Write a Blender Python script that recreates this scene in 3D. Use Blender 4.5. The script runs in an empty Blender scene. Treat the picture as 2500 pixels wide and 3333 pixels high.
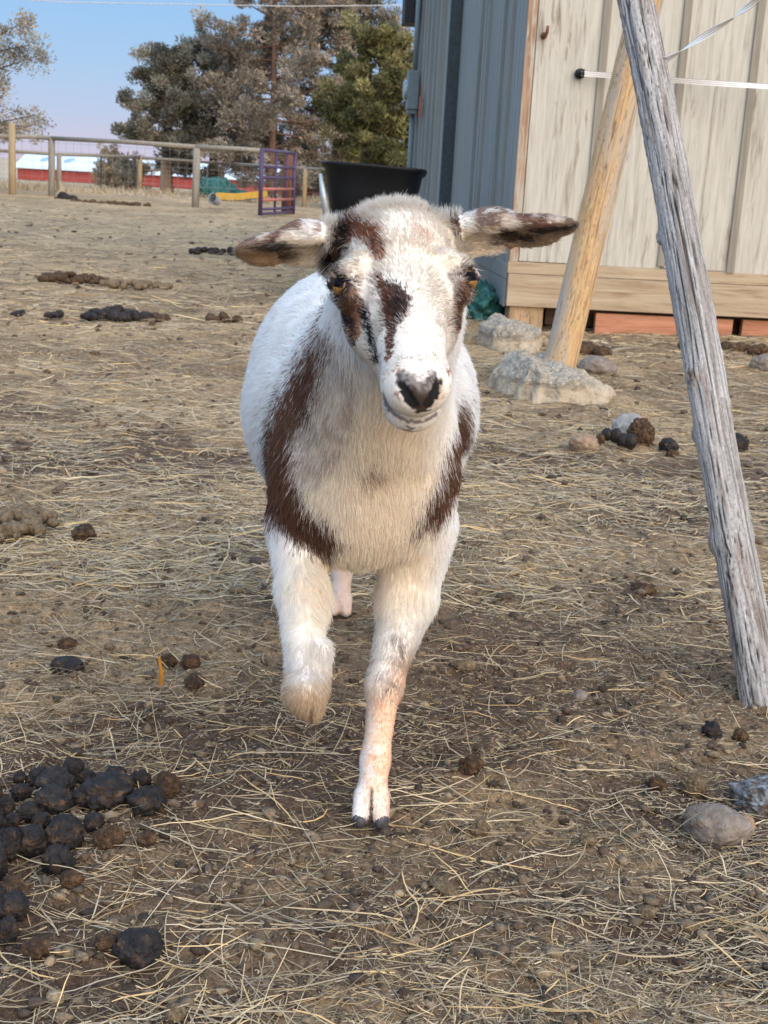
import bpy, bmesh, math, random
import numpy as np
from mathutils import Vector, Matrix

# ------------------------------------------------------------------ camera, sky, sun, exposure
scene = bpy.context.scene
col = scene.collection
CAM_H, PITCH, ROLL = .75, math.radians(14.57), .055
cam_data = bpy.data.cameras.new("camera")
cam = bpy.data.objects.new("camera", cam_data)
col.objects.link(cam)
_F = Vector((0, math.cos(PITCH), -math.sin(PITCH)))
_U = Vector((0, math.sin(PITCH), math.cos(PITCH)))
_R = Vector((1, 0, 0))
_r = math.cos(ROLL) * _R + math.sin(ROLL) * _U
_u = math.cos(ROLL) * _U - math.sin(ROLL) * _R
_m = Matrix((_r, _u, -_F)).transposed().to_4x4()
_m.translation = (0, 0, CAM_H)
cam.matrix_world = _m
cam_data.sensor_fit = 'VERTICAL'
cam_data.sensor_height = 36
cam_data.lens = 36 * 1290 / 1024
cam_data.clip_start = .05
cam_data.clip_end = 3000
cam_data.dof.use_dof = True
cam_data.dof.focus_distance = 1.33
cam_data.dof.aperture_fstop = 26
scene.camera = cam

SUN_EL, SUN_AZ = math.radians(24), math.radians(148)   # low western glow, behind the camera and to its right
world = bpy.data.worlds.new("World")
scene.world = world
world.use_nodes = True
wn, wl = world.node_tree.nodes, world.node_tree.links
bg = wn["Background"]
sky = wn.new("ShaderNodeTexSky")
sky.sky_type = 'NISHITA'
sky.sun_disc = False
sky.sun_elevation = math.radians(5)
sky.sun_rotation = SUN_AZ
sky.air_density = 1.0
sky.dust_density = 1.2
sky.ozone_density = 2.0
# dusk band: the sky low over the horizon opposite the sun turns lavender-pink
geo = wn.new("ShaderNodeTexCoord")
sep = wn.new("ShaderNodeSeparateXYZ")
ramp = wn.new("ShaderNodeValToRGB")
wl.new(geo.outputs["Generated"], sep.inputs[0])
wl.new(sep.outputs["Z"], ramp.inputs[0])
e = ramp.color_ramp.elements
e[0].position = 0.0; e[0].color = (2.35, 2.15, 2.75, 1)
e[1].position = 1.0; e[1].color = (3.4, 4.6, 6.6, 1)
for pos, c in ((.018, (2.0, 2.1, 2.8, 1)), (.036, (1.65, 2.05, 2.95, 1)), (.07, (1.28, 1.95, 3.0, 1)), (.11, (1.02, 1.82, 3.05, 1)), (.20, (.85, 1.7, 3.0, 1)), (.26, (.85, 1.7, 3.0, 1)), (.42, (3.2, 4.4, 6.2, 1))):
    q = e.new(pos); q.color = c
mixn = wn.new("ShaderNodeMix"); mixn.data_type = 'RGBA'
mixn.inputs[0].default_value = .9
wl.new(sky.outputs[0], mixn.inputs[6])
wl.new(ramp.outputs[0], mixn.inputs[7])
wl.new(mixn.outputs[2], bg.inputs[0])
bg.inputs[1].default_value = .15

sun_data = bpy.data.lights.new("sun", 'SUN')
sun_data.energy = 2.25
sun_data.angle = math.radians(75)
sun_data.color = (1.0, .79, .57)
sun = bpy.data.objects.new("sun", sun_data)
col.objects.link(sun)
_sd = Vector((math.sin(SUN_AZ) * math.cos(SUN_EL), math.cos(SUN_AZ) * math.cos(SUN_EL), math.sin(SUN_EL)))
sun.rotation_euler = _sd.to_track_quat('Z', 'Y').to_euler()

scene.view_settings.view_transform = 'Standard'
scene.view_settings.look = 'None'
scene.view_settings.exposure = 1.0
scene.view_settings.gamma = 1.0
scene.render.hair_type = 'STRAND'

# ------------------------------------------------------------------ helpers
RNG = np.random.default_rng(7)
random.seed(7)

def tag(o, label=None, cat=None, group=None, kind=None):
    if label: o['label'] = label
    if cat: o['category'] = cat
    if group: o['group'] = group
    if kind: o['kind'] = kind
    return o

def empty(name, loc=(0, 0, 0), rz=0.):
    o = bpy.data.objects.new(name, None)
    o.empty_display_size = .1
    o.location = loc
    o.rotation_euler = (0, 0, rz)
    col.objects.link(o)
    return o

def link_mesh(name, verts, faces, mat=None, parent=None, smooth=False, loc=None, rot=None, vcol=None):
    me = bpy.data.meshes.new(name)
    verts = np.asarray(verts, dtype=np.float32)
    if isinstance(faces, np.ndarray):
        nf, k = faces.shape
        me.vertices.add(len(verts)); me.vertices.foreach_set('co', verts.ravel())
        me.loops.add(nf * k); me.loops.foreach_set('vertex_index', faces.astype(np.int32).ravel())
        me.polygons.add(nf)
        me.polygons.foreach_set('loop_start', np.arange(0, nf * k, k, dtype=np.int32))
        me.polygons.foreach_set('loop_total', np.full(nf, k, dtype=np.int32))
        me.update(calc_edges=True)
        me.validate()
    else:
        me.from_pydata(verts.tolist(), [], faces)
        me.update()
    if smooth:
        me.polygons.foreach_set('use_smooth', np.ones(len(me.polygons), dtype=bool))
    if vcol is not None:
        a = me.color_attributes.new('Col', 'FLOAT_COLOR', 'POINT')
        c = np.ones((len(verts), 4), np.float32); c[:, :3] = vcol
        a.data.foreach_set('color', c.ravel())
    if mat:
        for m_ in (mat if isinstance(mat, (list, tuple)) else [mat]): me.materials.append(m_)
    o = bpy.data.objects.new(name, me)
    col.objects.link(o)
    if parent: o.parent = parent
    if loc is not None: o.location = loc
    if rot is not None: o.rotation_euler = rot
    return o

def _h(ix, iy, iz, seed):
    n = (ix.astype(np.int64) * 374761393 + iy.astype(np.int64) * 668265263 + iz.astype(np.int64) * 2147483647 + seed * 1274126177) & 0xffffffff
    n = ((n ^ (n >> 13)) * 1274126177) & 0xffffffff
    n = ((n ^ (n >> 16)) * 2246822519) & 0xffffffff
    return ((n ^ (n >> 15)) & 0xffffff).astype(np.float32) / 0xffffff

def vnoise(P, seed=0):
    P = np.asarray(P, np.float64)
    i = np.floor(P).astype(np.int64); f = P - i
    f = f * f * f * (f * (f * 6 - 15) + 10)
    x, y, z = i[..., 0], i[..., 1], i[..., 2]
    fx, fy, fz = f[..., 0], f[..., 1], f[..., 2]
    r = 0
    for dx in (0, 1):
        wx = fx if dx else 1 - fx
        for dy in (0, 1):
            wy = fy if dy else 1 - fy
            for dz in (0, 1):
                wz = fz if dz else 1 - fz
                r = r + wx * wy * wz * _h(x + dx, y + dy, z + dz, seed)
    return r * 2 - 1

def fbm(P, octaves=4, seed=0, gain=.5, lac=2.03):
    P = np.asarray(P, np.float64)
    a, s, t = 1., 0., 0.
    for k in range(octaves):
        s = s + a * vnoise(P, seed + k * 17); t += a
        a *= gain; P = P * lac
    return s / t

def sst(a, b, x):
    t = np.clip((x - a) / (b - a), 0, 1)
    return t * t * (3 - 2 * t)

class MB:
    """collects boxes and tubes for ONE mesh"""
    def __init__(s): s.v, s.f = [], []
    def add(s, v, f):
        n = len(s.v); s.v += [tuple(p) for p in v]; s.f += [tuple(i + n for i in q) for q in f]
        return s
    def box(s, lo, hi, bev=.004, M=None):
        bm = bmesh.new()
        bmesh.ops.create_cube(bm, size=1)
        lo, hi = Vector(lo), Vector(hi)
        for v in bm.verts:
            v.co = Vector([(lo[k] + hi[k]) / 2 + v.co[k] * (hi[k] - lo[k]) for k in range(3)])
        if bev: bmesh.ops.bevel(bm, geom=bm.edges[:], offset=min(bev, min(hi - lo) * .3), segments=2, profile=.7, affect='EDGES')
        bm.verts.index_update()
        s.add([(M @ v.co) if M else v.co.copy() for v in bm.verts], [[v.index for v in f.verts] for f in bm.faces])
        bm.free(); return s
    def tube(s, pts, rad, n=10, cap=True):
        pts = [Vector(p) for p in pts]
        if not hasattr(rad, '__len__'): rad = [rad] * len(pts)
        V, Fc = [], []
        ref = None
        for i, p in enumerate(pts):
            d = (pts[min(i + 1, len(pts) - 1)] - pts[max(i - 1, 0)]).normalized()
            if ref is None: ref = d.orthogonal().normalized()
            ref = (ref - d * ref.dot(d)).normalized()
            b = d.cross(ref)
            for k in range(n):
                a = 2 * math.pi * k / n
                V.append(p + (ref * math.cos(a) + b * math.sin(a)) * rad[i])
        for i in range(len(pts) - 1):
            for k in range(n):
                Fc.append((i * n + k, i * n + (k + 1) % n, (i + 1) * n + (k + 1) % n, (i + 1) * n + k))
        if cap:
            Fc.append(tuple(range(n))[::-1]); Fc.append(tuple((len(pts) - 1) * n + k for k in range(n)))
        return s.add(V, Fc)
    def build(s, name, mat, parent=None, smooth=False, **k):
        return link_mesh(name, s.v, s.f, mat, parent, smooth, **k)

# ------------------------------------------------------------------ materials
MATS = {}
class NT:
    def __init__(s, name):
        s.m = bpy.data.materials.new(name); s.m.use_nodes = True
        s.n, s.l = s.m.node_tree.nodes, s.m.node_tree.links
        s.b = s.n["Principled BSDF"]; s.b.inputs["Roughness"].default_value = .85
        s.b.inputs["Specular IOR Level"].default_value = .25
        s.tc = s.n.new("ShaderNodeTexCoord")
    def set(s, sock, v):
        if hasattr(v, 'is_linked') or hasattr(v, 'links'): s.l.new(v, sock)
        else: sock.default_value = v
    def coord(s, kind="Object", scale=(1, 1, 1)):
        mp = s.n.new("ShaderNodeMapping"); s.l.new(s.tc.outputs[kind], mp.inputs[0])
        mp.inputs["Scale"].default_value = scale
        return mp.outputs[0]
    def noise(s, vec, scale=5, detail=4, rough=.55, dist=0):
        n = s.n.new("ShaderNodeTexNoise"); s.l.new(vec, n.inputs["Vector"])
        n.inputs["Scale"].default_value = scale; n.inputs["Detail"].default_value = detail
        n.inputs["Roughness"].default_value = rough; n.inputs["Distortion"].default_value = dist
        return n.outputs["Fac"]
    def ramp(s, fac, stops):
        r = s.n.new("ShaderNodeValToRGB"); s.l.new(fac, r.inputs[0])
        e = r.color_ramp.elements
        while len(e) < len(stops): e.new(.5)
        for k, (p_, c) in enumerate(stops):
            e[k].position = p_; e[k].color = (*c, 1) if hasattr(c, '__len__') else (c, c, c, 1)
        return r.outputs[0]
    def mix(s, fac, a, b, mode='MIX'):
        m_ = s.n.new("ShaderNodeMix"); m_.data_type = 'RGBA'; m_.blend_type = mode
        s.set(m_.inputs[0], fac)
        for sk, v in ((m_.inputs[6], a), (m_.inputs[7], b)):
            s.set(sk, (*v, 1) if isinstance(v, (tuple, list)) and len(v) == 3 else v)
        return m_.outputs[2]
    def math(s, op, a, b=0.):
        m_ = s.n.new("ShaderNodeMath"); m_.operation = op
        s.set(m_.inputs[0], a); s.set(m_.inputs[1], b)
        return m_.outputs[0]
    def attr(s, name='Col'):
        a = s.n.new("ShaderNodeAttribute"); a.attribute_name = name
        return a.outputs["Color"]
    def bump(s, h, strength=.4, dist=.01):
        b = s.n.new("ShaderNodeBump"); s.l.new(h, b.inputs["Height"])
        b.inputs["Strength"].default_value = strength; b.inputs["Distance"].default_value = dist
        s.l.new(b.outputs[0], s.b.inputs["Normal"])
    def done(s, color=None, rough=None):
        if color is not None: s.set(s.b.inputs["Base Color"], (*color, 1) if isinstance(color, tuple) and len(color) == 3 else color)
        if rough is not None: s.set(s.b.inputs["Roughness"], rough)
        return s.m

def plain(name, c, rough=.7, var=.25, scale=30, metal=0.):
    t = NT(name); v = t.noise(t.coord(), scale, 4)
    k = t.ramp(v, [(.3, tuple(x * (1 - var) for x in c)), (.7, tuple(min(1, x * (1 + var)) for x in c))])
    t.b.inputs["Metallic"].default_value = metal
    t.bump(v, .15, .003)
    return t.done(k, rough)
# ------------------------------------------------------------------ ground
def ground_z(x, y, fine=True):
    x, y = np.asarray(x, float), np.asarray(y, float)
    P = np.stack([x, y, np.zeros_like(x)], -1)
    d = np.abs(y) + .3
    z = .016 * fbm(P * 2.1, 2, 1) * np.clip(1.6 - 0 * d, 0, 1)
    z = z + .05 * fbm(P * .25, 2, 2) * sst(6, 14, d) + .10 * fbm(P * .07, 2, 3) * sst(14, 30, d) * (1 - sst(20, 22, d) * .6)
    if fine:
        z = z + .0120 * fbm(P * 13, 3, 4) * (1 - sst(4, 16, d)) + .0075 * fbm(P * 42, 4, 5) * (1 - sst(2, 6, d)) + .02 * fbm(P * 5, 3, 6) * sst(3, 6, d) * (1 - sst(14, 30, d))
    z = z - 2.45 * sst(40, 120, y) - .06 * sst(33, 40, y)
    # flatten under the walking goat's feet
    w = np.exp(-((x + .02) ** 2 / .03 + (y - 1.75) ** 2 / .35)) * .6
    return z * (1 - w) - .004

def make_ground():
    xi = np.concatenate([np.linspace(-6, -.62, 60), np.linspace(-.6, .6, 520), np.linspace(.62, 6, 60)])
    yy = np.concatenate([[-60, -30, -14, -7, -3, -1, -.2, .2, .5], np.geomspace(.7, 12, 780), np.geomspace(12.1, 60, 170), np.geomspace(64, 1500, 26)])
    XI, Y = np.meshgrid(xi, yy, indexing='ij')
    X = XI * (np.abs(Y) + .6)
    Z = ground_z(X, Y)
    nx, ny = X.shape
    V = np.stack([X, Y, Z], -1).reshape(-1, 3)
    i = np.arange(nx * ny).reshape(nx, ny)
    Q = np.stack([i[:-1, :-1], i[1:, :-1], i[1:, 1:], i[:-1, 1:]], -1).reshape(-1, 4)
    P = V * np.array([1, 1, 0])
    # soil tones: damp dark dirt, dry tan litter
    a = fbm(P * 1.5, 3, 21) + .6 * fbm(P * 6, 3, 22)
    dry = sst(-.35, .45, a)
    dry = np.clip(dry * .75 + .5 * sst(2.6, 6.5, V[:, 1]), 0, 1)
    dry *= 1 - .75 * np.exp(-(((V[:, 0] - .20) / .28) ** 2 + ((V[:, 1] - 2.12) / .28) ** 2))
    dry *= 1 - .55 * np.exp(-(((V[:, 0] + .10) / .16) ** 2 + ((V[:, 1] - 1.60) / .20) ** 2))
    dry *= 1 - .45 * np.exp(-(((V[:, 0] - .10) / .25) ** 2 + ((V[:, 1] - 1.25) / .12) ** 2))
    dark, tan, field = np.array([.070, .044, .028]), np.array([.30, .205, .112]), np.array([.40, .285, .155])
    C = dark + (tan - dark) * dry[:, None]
    far = sst(3.5, 12, V[:, 1])[:, None]
    C = C * (1 - far) + (field * (.78 + .34 * a[:, None])) * far
    gr = sst(8, 16, V[:, 1]) * (1 - sst(17, 26, V[:, 1])) * .30
    C = C * (1 - gr[:, None]) + np.array([.20, .175, .115]) * gr[:, None]
    back = sst(27, 36, V[:, 1])[:, None]
    C = C * (1 - back) + np.array([.40, .315, .21]) * back
    t = NT('soil')
    c = t.attr(); v = t.coord()
    n1 = t.noise(v, 55, 6, .7, .3); n2 = t.noise(v, 260, 4, .7)
    k1 = t.ramp(n1, [(.30, .38), (.50, 1.0), (.72, 1.75)])
    k2 = t.ramp(n2, [(.30, .50), (.50, 1.0), (.70, 1.70)])
    cc = t.mix(1., t.mix(1., c, k1, 'MULTIPLY'), k2, 'MULTIPLY')
    # small fibres trodden into the soil
    mp = t.coord(scale=(1, .35, 1)); fib = t.noise(mp, 420, 3, .6, 2.2)
    fm = t.ramp(fib, [(.60, 0.), (.68, 1.)])
    cc = t.mix(t.math('MULTIPLY', fm, .55), cc, (.36, .28, .17))
    h = t.math('ADD', t.math('MULTIPLY', n1, 1.0), t.math('MULTIPLY', n2, .5))
    t.bump(h, .8, .006)
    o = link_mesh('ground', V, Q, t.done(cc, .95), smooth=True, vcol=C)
    tag(o, kind='structure'); return o
make_ground()

# ------------------------------------------------------------------ wood materials
def wood(name, stops, grain=(60, 60, 3), scale=1., crack=0., knots=0., bump=.35, dist=.004, rough=.85, mottle=None):
    t = NT(name)
    v = t.coord(scale=grain)
    n = t.noise(v, scale, 6, .62, .6); n2 = t.noise(t.coord(scale=tuple(g * 3.1 for g in grain)), scale, 4, .6)
    m_ = t.math('ADD', t.math('MULTIPLY', n, .72), t.math('MULTIPLY', n2, .28))
    c = t.ramp(m_, stops); h = m_
    if mottle:
        mm = t.noise(t.coord(scale=mottle[2]), 1., 5, .7, .5)
        c = t.mix(t.ramp(mm, [(mottle[1], 0.), (mottle[1] + .12, 1.)]), c, mottle[0])
    if crack:
        ck = t.noise(t.coord(scale=(grain[0] * 1.3, grain[1] * 1.3, grain[2] * .8)), scale, 3, .5, 1.2)
        cr = t.ramp(t.math('ABSOLUTE', t.math('SUBTRACT', ck, .5)), [(0., 1.), (crack, 0.)])
        c = t.mix(t.math('MULTIPLY', cr, .85), c, (.035, .03, .028)); h = t.math('SUBTRACT', h, cr)
    if knots:
        vo = t.n.new("ShaderNodeTexVoronoi"); t.l.new(t.coord(scale=(grain[0] * .12, grain[1] * .12, max(grain[2] * .9, 2.2))), vo.inputs["Vector"]); vo.inputs["Scale"].default_value = 1.
        kk = t.ramp(vo.outputs["Distance"], [(.0, 1.), (knots, 0.)])
        c = t.mix(t.math('MULTIPLY', kk, .8), c, (.10, .055, .03))
    t.bump(h, bump, dist)
    return t.done(c, rough)

# ------------------------------------------------------------------ the shed
SH = empty('shed', (.592, 7.0, 0), .0715)
tag(SH, 'weathered shed with peeling whitish plank front and blue-grey ribbed side wall', 'shed')
M_PANEL = wood('peeling_white_boards', [(.32, (.25, .23, .19)), (.43, (.41, .395, .34)), (.56, (.49, .48, .42)), (.8, (.54, .53, .47))], (38, 38, 2.4), bump=.35, dist=.003,
               mottle=((.23, .195, .145), .56, (16, 16, 1.8)))
M_CORN = wood('peeled_corner_board', [(.3, (.17, .10, .065)), (.5, (.33, .215, .14)), (.7, (.47, .37, .26))], (45, 45, 3), mottle=((.42, .39, .33), .47, (30, 30, 4)), bump=.6)
M_BATT = wood('grey_batten', [(.3, (.17, .155, .125)), (.55, (.27, .25, .205)), (.75, (.35, .325, .27))], (60, 60, 2.5))
M_SKIRT = wood('pale_skirt_board', [(.34, (.24, .165, .10)), (.48, (.38, .295, .20)), (.65, (.46, .385, .275))], (2.2, 20, 34), knots=.0, bump=.3, mottle=((.40, .27, .16), .62, (2.5, 9, 12)))
M_TEAL = wood('bluegrey_siding', [(.3, (.19, .21, .205)), (.7, (.275, .295, .285))], (14, 14, 1.2), bump=.15, dist=.002, rough=.6)
M_STEPSHADE = plain('bluegrey_step_shade', (.045, .062, .072), .6)  # siding colour darkened to stand for the shade on the wall step
M_DARK = plain('dark_eave_board', (.018, .022, .025), .6)

# plywood front in sheets, with hairline joints
b = MB()
edges = [.052, .405, .82, 1.20, 1.61, 2.02, 2.43, 2.84]
for s0, s1 in zip(edges[:-1], edges[1:]): b.box((s0 + .0018, 0, .350 + .004 * math.sin(s0 * 9)), (s1 - .0018, .018, 2.45), .002)
b.build('front_wall', M_PANEL, SH)
for s_ in (.405, .82, 1.20, 1.61, 2.02, 2.43):
    MB().box((s_ - .020, -.014, .352 + .01 * math.sin(s_ * 40)), (s_ + .022, -.0005, 2.45), .003).build('batten', M_BATT, SH)
MB().box((0, -.006, .347), (.049, .03, 2.45), .003).build('corner_board', M_CORN, SH)
MB().box((-.004, -.004, .286), (2.86, .04, .3475), .003).build('sill_board', M_SKIRT, SH)
MB().box((0, -.022, .114), (2.86, .02, .2835), .004).build('skirt_board', M_SKIRT, SH)
# ribbed side wall: near sheets with saw-cut grooves, far part stepped out with deep battens
def profile_wall(pts, z0, z1, back=.02):
    V, Fq = [], []
    for (y, o) in pts:
        V += [(-o, y, z0), (-o, y, z1)]
    n = len(pts)
    for i in range(n - 1): Fq.append((2 * i, 2 * i + 1, 2 * i + 3, 2 * i + 2))
    y0, y1 = pts[0][0], pts[-1][0]
    m = len(V); V += [(back, y0, z0), (back, y0, z1), (back, y1, z0), (back, y1, z1)]
    Fq += [(m, m + 1, 1, 0), (2 * n - 2, 2 * n - 1, m + 3, m + 2), (m + 2, m + 3, m + 1, m)]
    Fq += [tuple([2 * i + 1 for i in range(n)] + [m + 3, m + 1]), tuple([2 * i for i in range(n)][::-1] + [m, m + 2])]
    return V, Fq
pts = []; y = .032; rr = random.Random(5)
while y < 3.05:
    w = rr.choice((.052, .075, .10, .10, .15))
    pts += [(y, 0.), (y + w - .016, 0.), (y + w - .013, -.009), (y + w - .003, -.009)]; y += w
    if rr.random() < .16: pts += [(y, .02), (y + .05, .02), (y + .053, 0.)]; y += .055
pts.append((3.10, 0.))
V, Fq = profile_wall(pts, .335, 2.6)
SW = link_mesh('side_wall', V, Fq, M_TEAL, SH)
pts = [(3.10, .085)]; y = 3.10
while y < 5.6:
    w = rr.choice((.16, .22, .27, .33))
    pts += [(y + .0, .085), (y + w, .085), (y + w + .002, .085 + .040), (y + w + .075, .085 + .040), (y + w + .077, .085)]; y += w + .08
pts.append((5.75, .085))
V, Fq = profile_wall(pts, .10, 2.9, .03)
SW2 = link_mesh('far_side_wall', V, Fq, M_TEAL, SH)
MB().box((-.088, 3.04, .10), (-.002, 3.098, 2.6), .003).build('shaded_step_face', M_STEPSHADE, SH)  # near face of the wall step, its shade painted as dark colour
MB().box((-.012, .024, .254), (-.001, 3.03, .333), .003).build('side_skirt_board', M_TEAL, SH)
MB().box((-.010, .024, .105), (.0, 3.03, .2515), .003).build('side_base_board', M_TEAL, SH)
MB().box((-.27, 5.35, 2.10), (-.128, 5.75, 2.80), .01).build('eave_box', M_DARK, SH)
# back, right wall and roof close the building
b = MB(); b.box((2.845, .02, .12), (2.865, 5.72, 2.6), .004); b.box((.03, 5.72, .12), (2.84, 5.74, 2.9), .004); b.build('rear_wall', M_TEAL, SH)
V = [(.0, -.02, 2.48), (2.95, -.02, 2.48), (2.95, 5.8, 3.02), (.0, 5.8, 3.02), (.0, -.02, 2.54), (2.95, -.02, 2.54), (2.95, 5.8, 3.08), (.0, 5.8, 3.08)]
link_mesh('roof', V, [(3, 2, 1, 0), (4, 5, 6, 7), (0, 1, 5, 4), (1, 2, 6, 5), (2, 3, 7, 6), (3, 0, 4, 7)], M_DARK, SH)
# electricity meter on the side wall
M_BOX = plain('painted_meter_metal', (.15, .20, .22), .5, .1)
b = MB(); b.box((-.225, 5.05, 1.34), (-.128, 5.30, 1.67), .012); b.box((-.215, 5.07, 1.305), (-.135, 5.28, 1.338), .006)
mt = b.build('meter_box', M_BOX, SH)
MB().tube([(-.227, 5.175, 1.51), (-.250, 5.175, 1.51), (-.262, 5.175, 1.51)], [.085, .085, .06], 20).build('meter_dial', plain('meter_glass', (.30, .38, .42), .2), mt)
b = MB(); b.tube([(-.165, 5.18, 1.672), (-.165, 5.18, 2.0), (-.165, 5.18, 2.6)], .022); b.build('conduit', M_BOX, SH, smooth=True)
b = MB(); b.tube([(-.165, 5.18, 1.30), (-.165, 5.18, .8), (-.165, 5.18, .1)], .022); b.build('conduit', M_BOX, SH, smooth=True)
# loose red tag hanging on a wire on the side wall, bent bolt and rope insulator on the front
b = MB(); b.tube([(-.135, 4.54, 1.52), (-.15, 4.52, 1.50), (-.15, 4.52, 1.42)], .004, 6); b.box((-.157, 4.46, 1.25), (-.145, 4.58, 1.42), .004)
b.build('red_tag', plain('faded_red_plastic', (.33, .09, .06), .6), SH)
M_RUST = plain('rusty_iron', (.16, .075, .045), .8, .4, 80)
b = MB(); b.tube([(.090, -.002, 1.487), (.090, -.045, 1.487), (.096, -.055, 1.495), (.098, -.055, 1.53)], .0085, 10); b.tube([(.090, -.001, 1.487), (.090, -.009, 1.487)], .017, 12)
b.build('bent_bolt', M_RUST, SH, smooth=True)
M_BLKPL = plain('black_plastic', (.012, .012, .014), .45, .2)
b = MB(); b.tube([(.290, -.001, 1.313), (.290, -.030, 1.313), (.290, -.034, 1.313)], [.026, .026, .018], 16); b.tube([(.292, -.033, 1.313), (.297, -.062, 1.312)], .014, 12); b.tube([(.297, -.06, 1.330), (.297, -.066, 1.312), (.297, -.06, 1.294)], .009, 8)
b.build('insulator', M_BLKPL, SH, smooth=True)

# timber under the shed
b = MB(); b.box((0, 0, 0), (.185, .16, .118), .006)
def local(o, s, y, z=0, rz=.0715):
    o.location = Vector((.592, 7.0, z)) + Vector((math.cos(.0715) * s - math.sin(.0715) * y, math.sin(.0715) * s + math.cos(.0715) * y, 0)); o.rotation_euler = (0, 0, rz); return o
M_BLOCK = wood('tan_block', [(.3, (.27, .18, .10)), (.6, (.44, .31, .19)), (.8, (.52, .39, .25))], (40, 40, 4), crack=.02)
o = b.build('support_block', M_BLOCK); local(o, .022, .0, -.005); tag(o, 'squared tan wood block holding up the left corner of the shed', 'wood block')
M_RED = wood('reddish_plank', [(.3, (.26, .105, .06)), (.55, (.47, .225, .135)), (.8, (.56, .31, .20))], (3, 30, 34), mottle=((.36, .26, .19), .62, (7, 20, 30)))
o = MB().box((0, 0, 0), (.76, .045, .115), .005).build('red_plank', M_RED); local(o, .497, .005, -.02, .075); tag(o, 'long reddish plank lying on edge under the shed behind the leaning posts', 'plank')
o = MB().box((0, 0, 0), (.80, .045, .10), .005).build('red_plank', M_RED); local(o, 1.318, .03, -.005, .060); tag(o, 'reddish plank at the right photo edge, under the shed beyond the grey pole', 'plank')
o = MB().box((0, 0, 0), (1.9, .04, .095), .005).build('dark_joist', wood('dark_joist', [(.3, (.05, .03, .02)), (.7, (.14, .09, .06))], (3, 30, 30))); local(o, .25, .16, .005); tag(o, 'dark timber joist in the shade beneath the shed floor', 'timber')

# ------------------------------------------------------------------ leaning timbers
def pole_mesh(L, r0, r1, seed, nseg=128, nring=620, knots=(), crack=.0035, lump=.02, flute=0):
    th = np.linspace(0, 2 * np.pi, nseg, endpoint=False); zz = np.linspace(0, L, nring)
    T, Z = np.meshgrid(th, zz, indexing='ij')
    r = r0 + (r1 - r0) * Z / L
    P = np.stack([np.cos(T) * .05, np.sin(T) * .05, Z], -1)
    r = r * (1 + lump * fbm(P * np.array([20, 20, 3.]), 3, seed))
    fib = fbm(P * np.array([110, 110, 5.]), 3, seed + 3)
    r = r + .0012 * fib * (crack > .001)
    ck = np.abs(fbm(P * np.array([78, 78, 1.5]) + .45 * fbm(P * np.array([14, 14, 3.]), 2, seed + 5)[..., None], 2, seed + 7))
    ck2 = np.abs(fbm(P * np.array([150, 150, 4.]) + .5 * fbm(P * np.array([30, 30, 6.]), 2, seed + 15)[..., None], 2, seed + 17))
    cm = np.maximum(1 - sst(.0, .05, ck), .75 * (1 - sst(.0, .035, ck2)) * (fbm(P * np.array([20, 20, 5.]), 2, seed + 19) > -.1))
    r = r - crack * cm
    pa = sst(.12, .30, fbm(P * np.array([50, 50, 9.]) + 3, 4, seed + 21)) ; r = r + .0016 * pa * (crack > .004) * (1 + fbm(P * 130, 3, seed + 23))
    km = np.zeros_like(r)
    if flute: r = r * (1 + flute * np.cos(T * 2 + 2 * Z))
    for (kz, ka, kr, kh) in knots:
        da = (T - ka + np.pi) % (2 * np.pi) - np.pi
        d2 = ((Z - kz) / kr) ** 2 + (da * r0 / kr) ** 2
        r = r + kh * np.exp(-d2 * 1.2) - kh * .55 * np.exp(-d2 * 9); km = np.maximum(km, np.exp(-d2 * 2.2))
    X, Y = r * np.cos(T), r * np.sin(T)
    bend = .012 * np.sin(Z / L * 3.0 + seed); X = X + bend - bend[:, :1]
    V = np.stack([X, Y, Z], -1).reshape(-1, 3); i = np.arange(nseg * nring).reshape(nseg, nring); ip = np.roll(i, -1, 0)
    F = np.stack([i[:, :-1], ip[:, :-1], ip[:, 1:], i[:, 1:]], -1).reshape(-1, 4).tolist()
    F.append(i[:, 0].tolist()[::-1]); F.append(i[:, -1].tolist())
    depth = np.stack([cm, km, pa], -1).reshape(-1, 3)
    return V, F, depth
def place_pole(o, a, bq, spin=0.):
    a, bq = Vector(a), Vector(bq); d = (bq - a).normalized()
    q = d.to_track_quat('Z', 'Y'); o.rotation_mode = 'QUATERNION'
    from mathutils import Quaternion
    o.rotation_quaternion = q @ Quaternion((0, 0, 1), spin); o.location = a; return o
V, Fc, dep = pole_mesh(1.72, .0322, .0272, 3, knots=[(.46, -1.25, .017, .013), (.66, -1.9, .012, .009), (.80, -1.0, .013, .010), (.28, -.9, .020, .012), (1.02, -1.5, .014, .010), (.55, .2, .015, .008), (.12, -2.0, .016, .006), (1.25, -1.3, .015, .006)], lump=.11, crack=.0055, flute=.04)
t = NT('weathered_pole_wood')
n1 = t.noise(t.coord(scale=(150, 150, 4.2)), 1, 8, .72, .5); n2 = t.noise(t.coord(scale=(46, 46, 3.2)), 1, 5, .65, .6); n3 = t.noise(t.coord(scale=(210, 210, 4.5)), 1, 4, .6, .8)
c = t.ramp(n1, [(.36, (.12, .115, .11)), (.47, (.32, .315, .305)), (.66, (.50, .49, .475))])
c = t.mix(t.ramp(n2, [(.56, 0.), (.68, .8)]), c, (.19, .14, .11)); c = t.mix(t.ramp(n3, [(.60, 0.), (.72, .7)]), c, (.09, .08, .075))
sc_ = t.n.new("ShaderNodeSeparateColor"); t.l.new(t.attr(), sc_.inputs[0])
n4 = t.noise(t.coord(scale=(1, 1, .5)), 330, 5, .7); c = t.mix(1., c, t.ramp(n4, [(.32, .62), (.5, 1.), (.68, 1.3)]), 'MULTIPLY')
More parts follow.
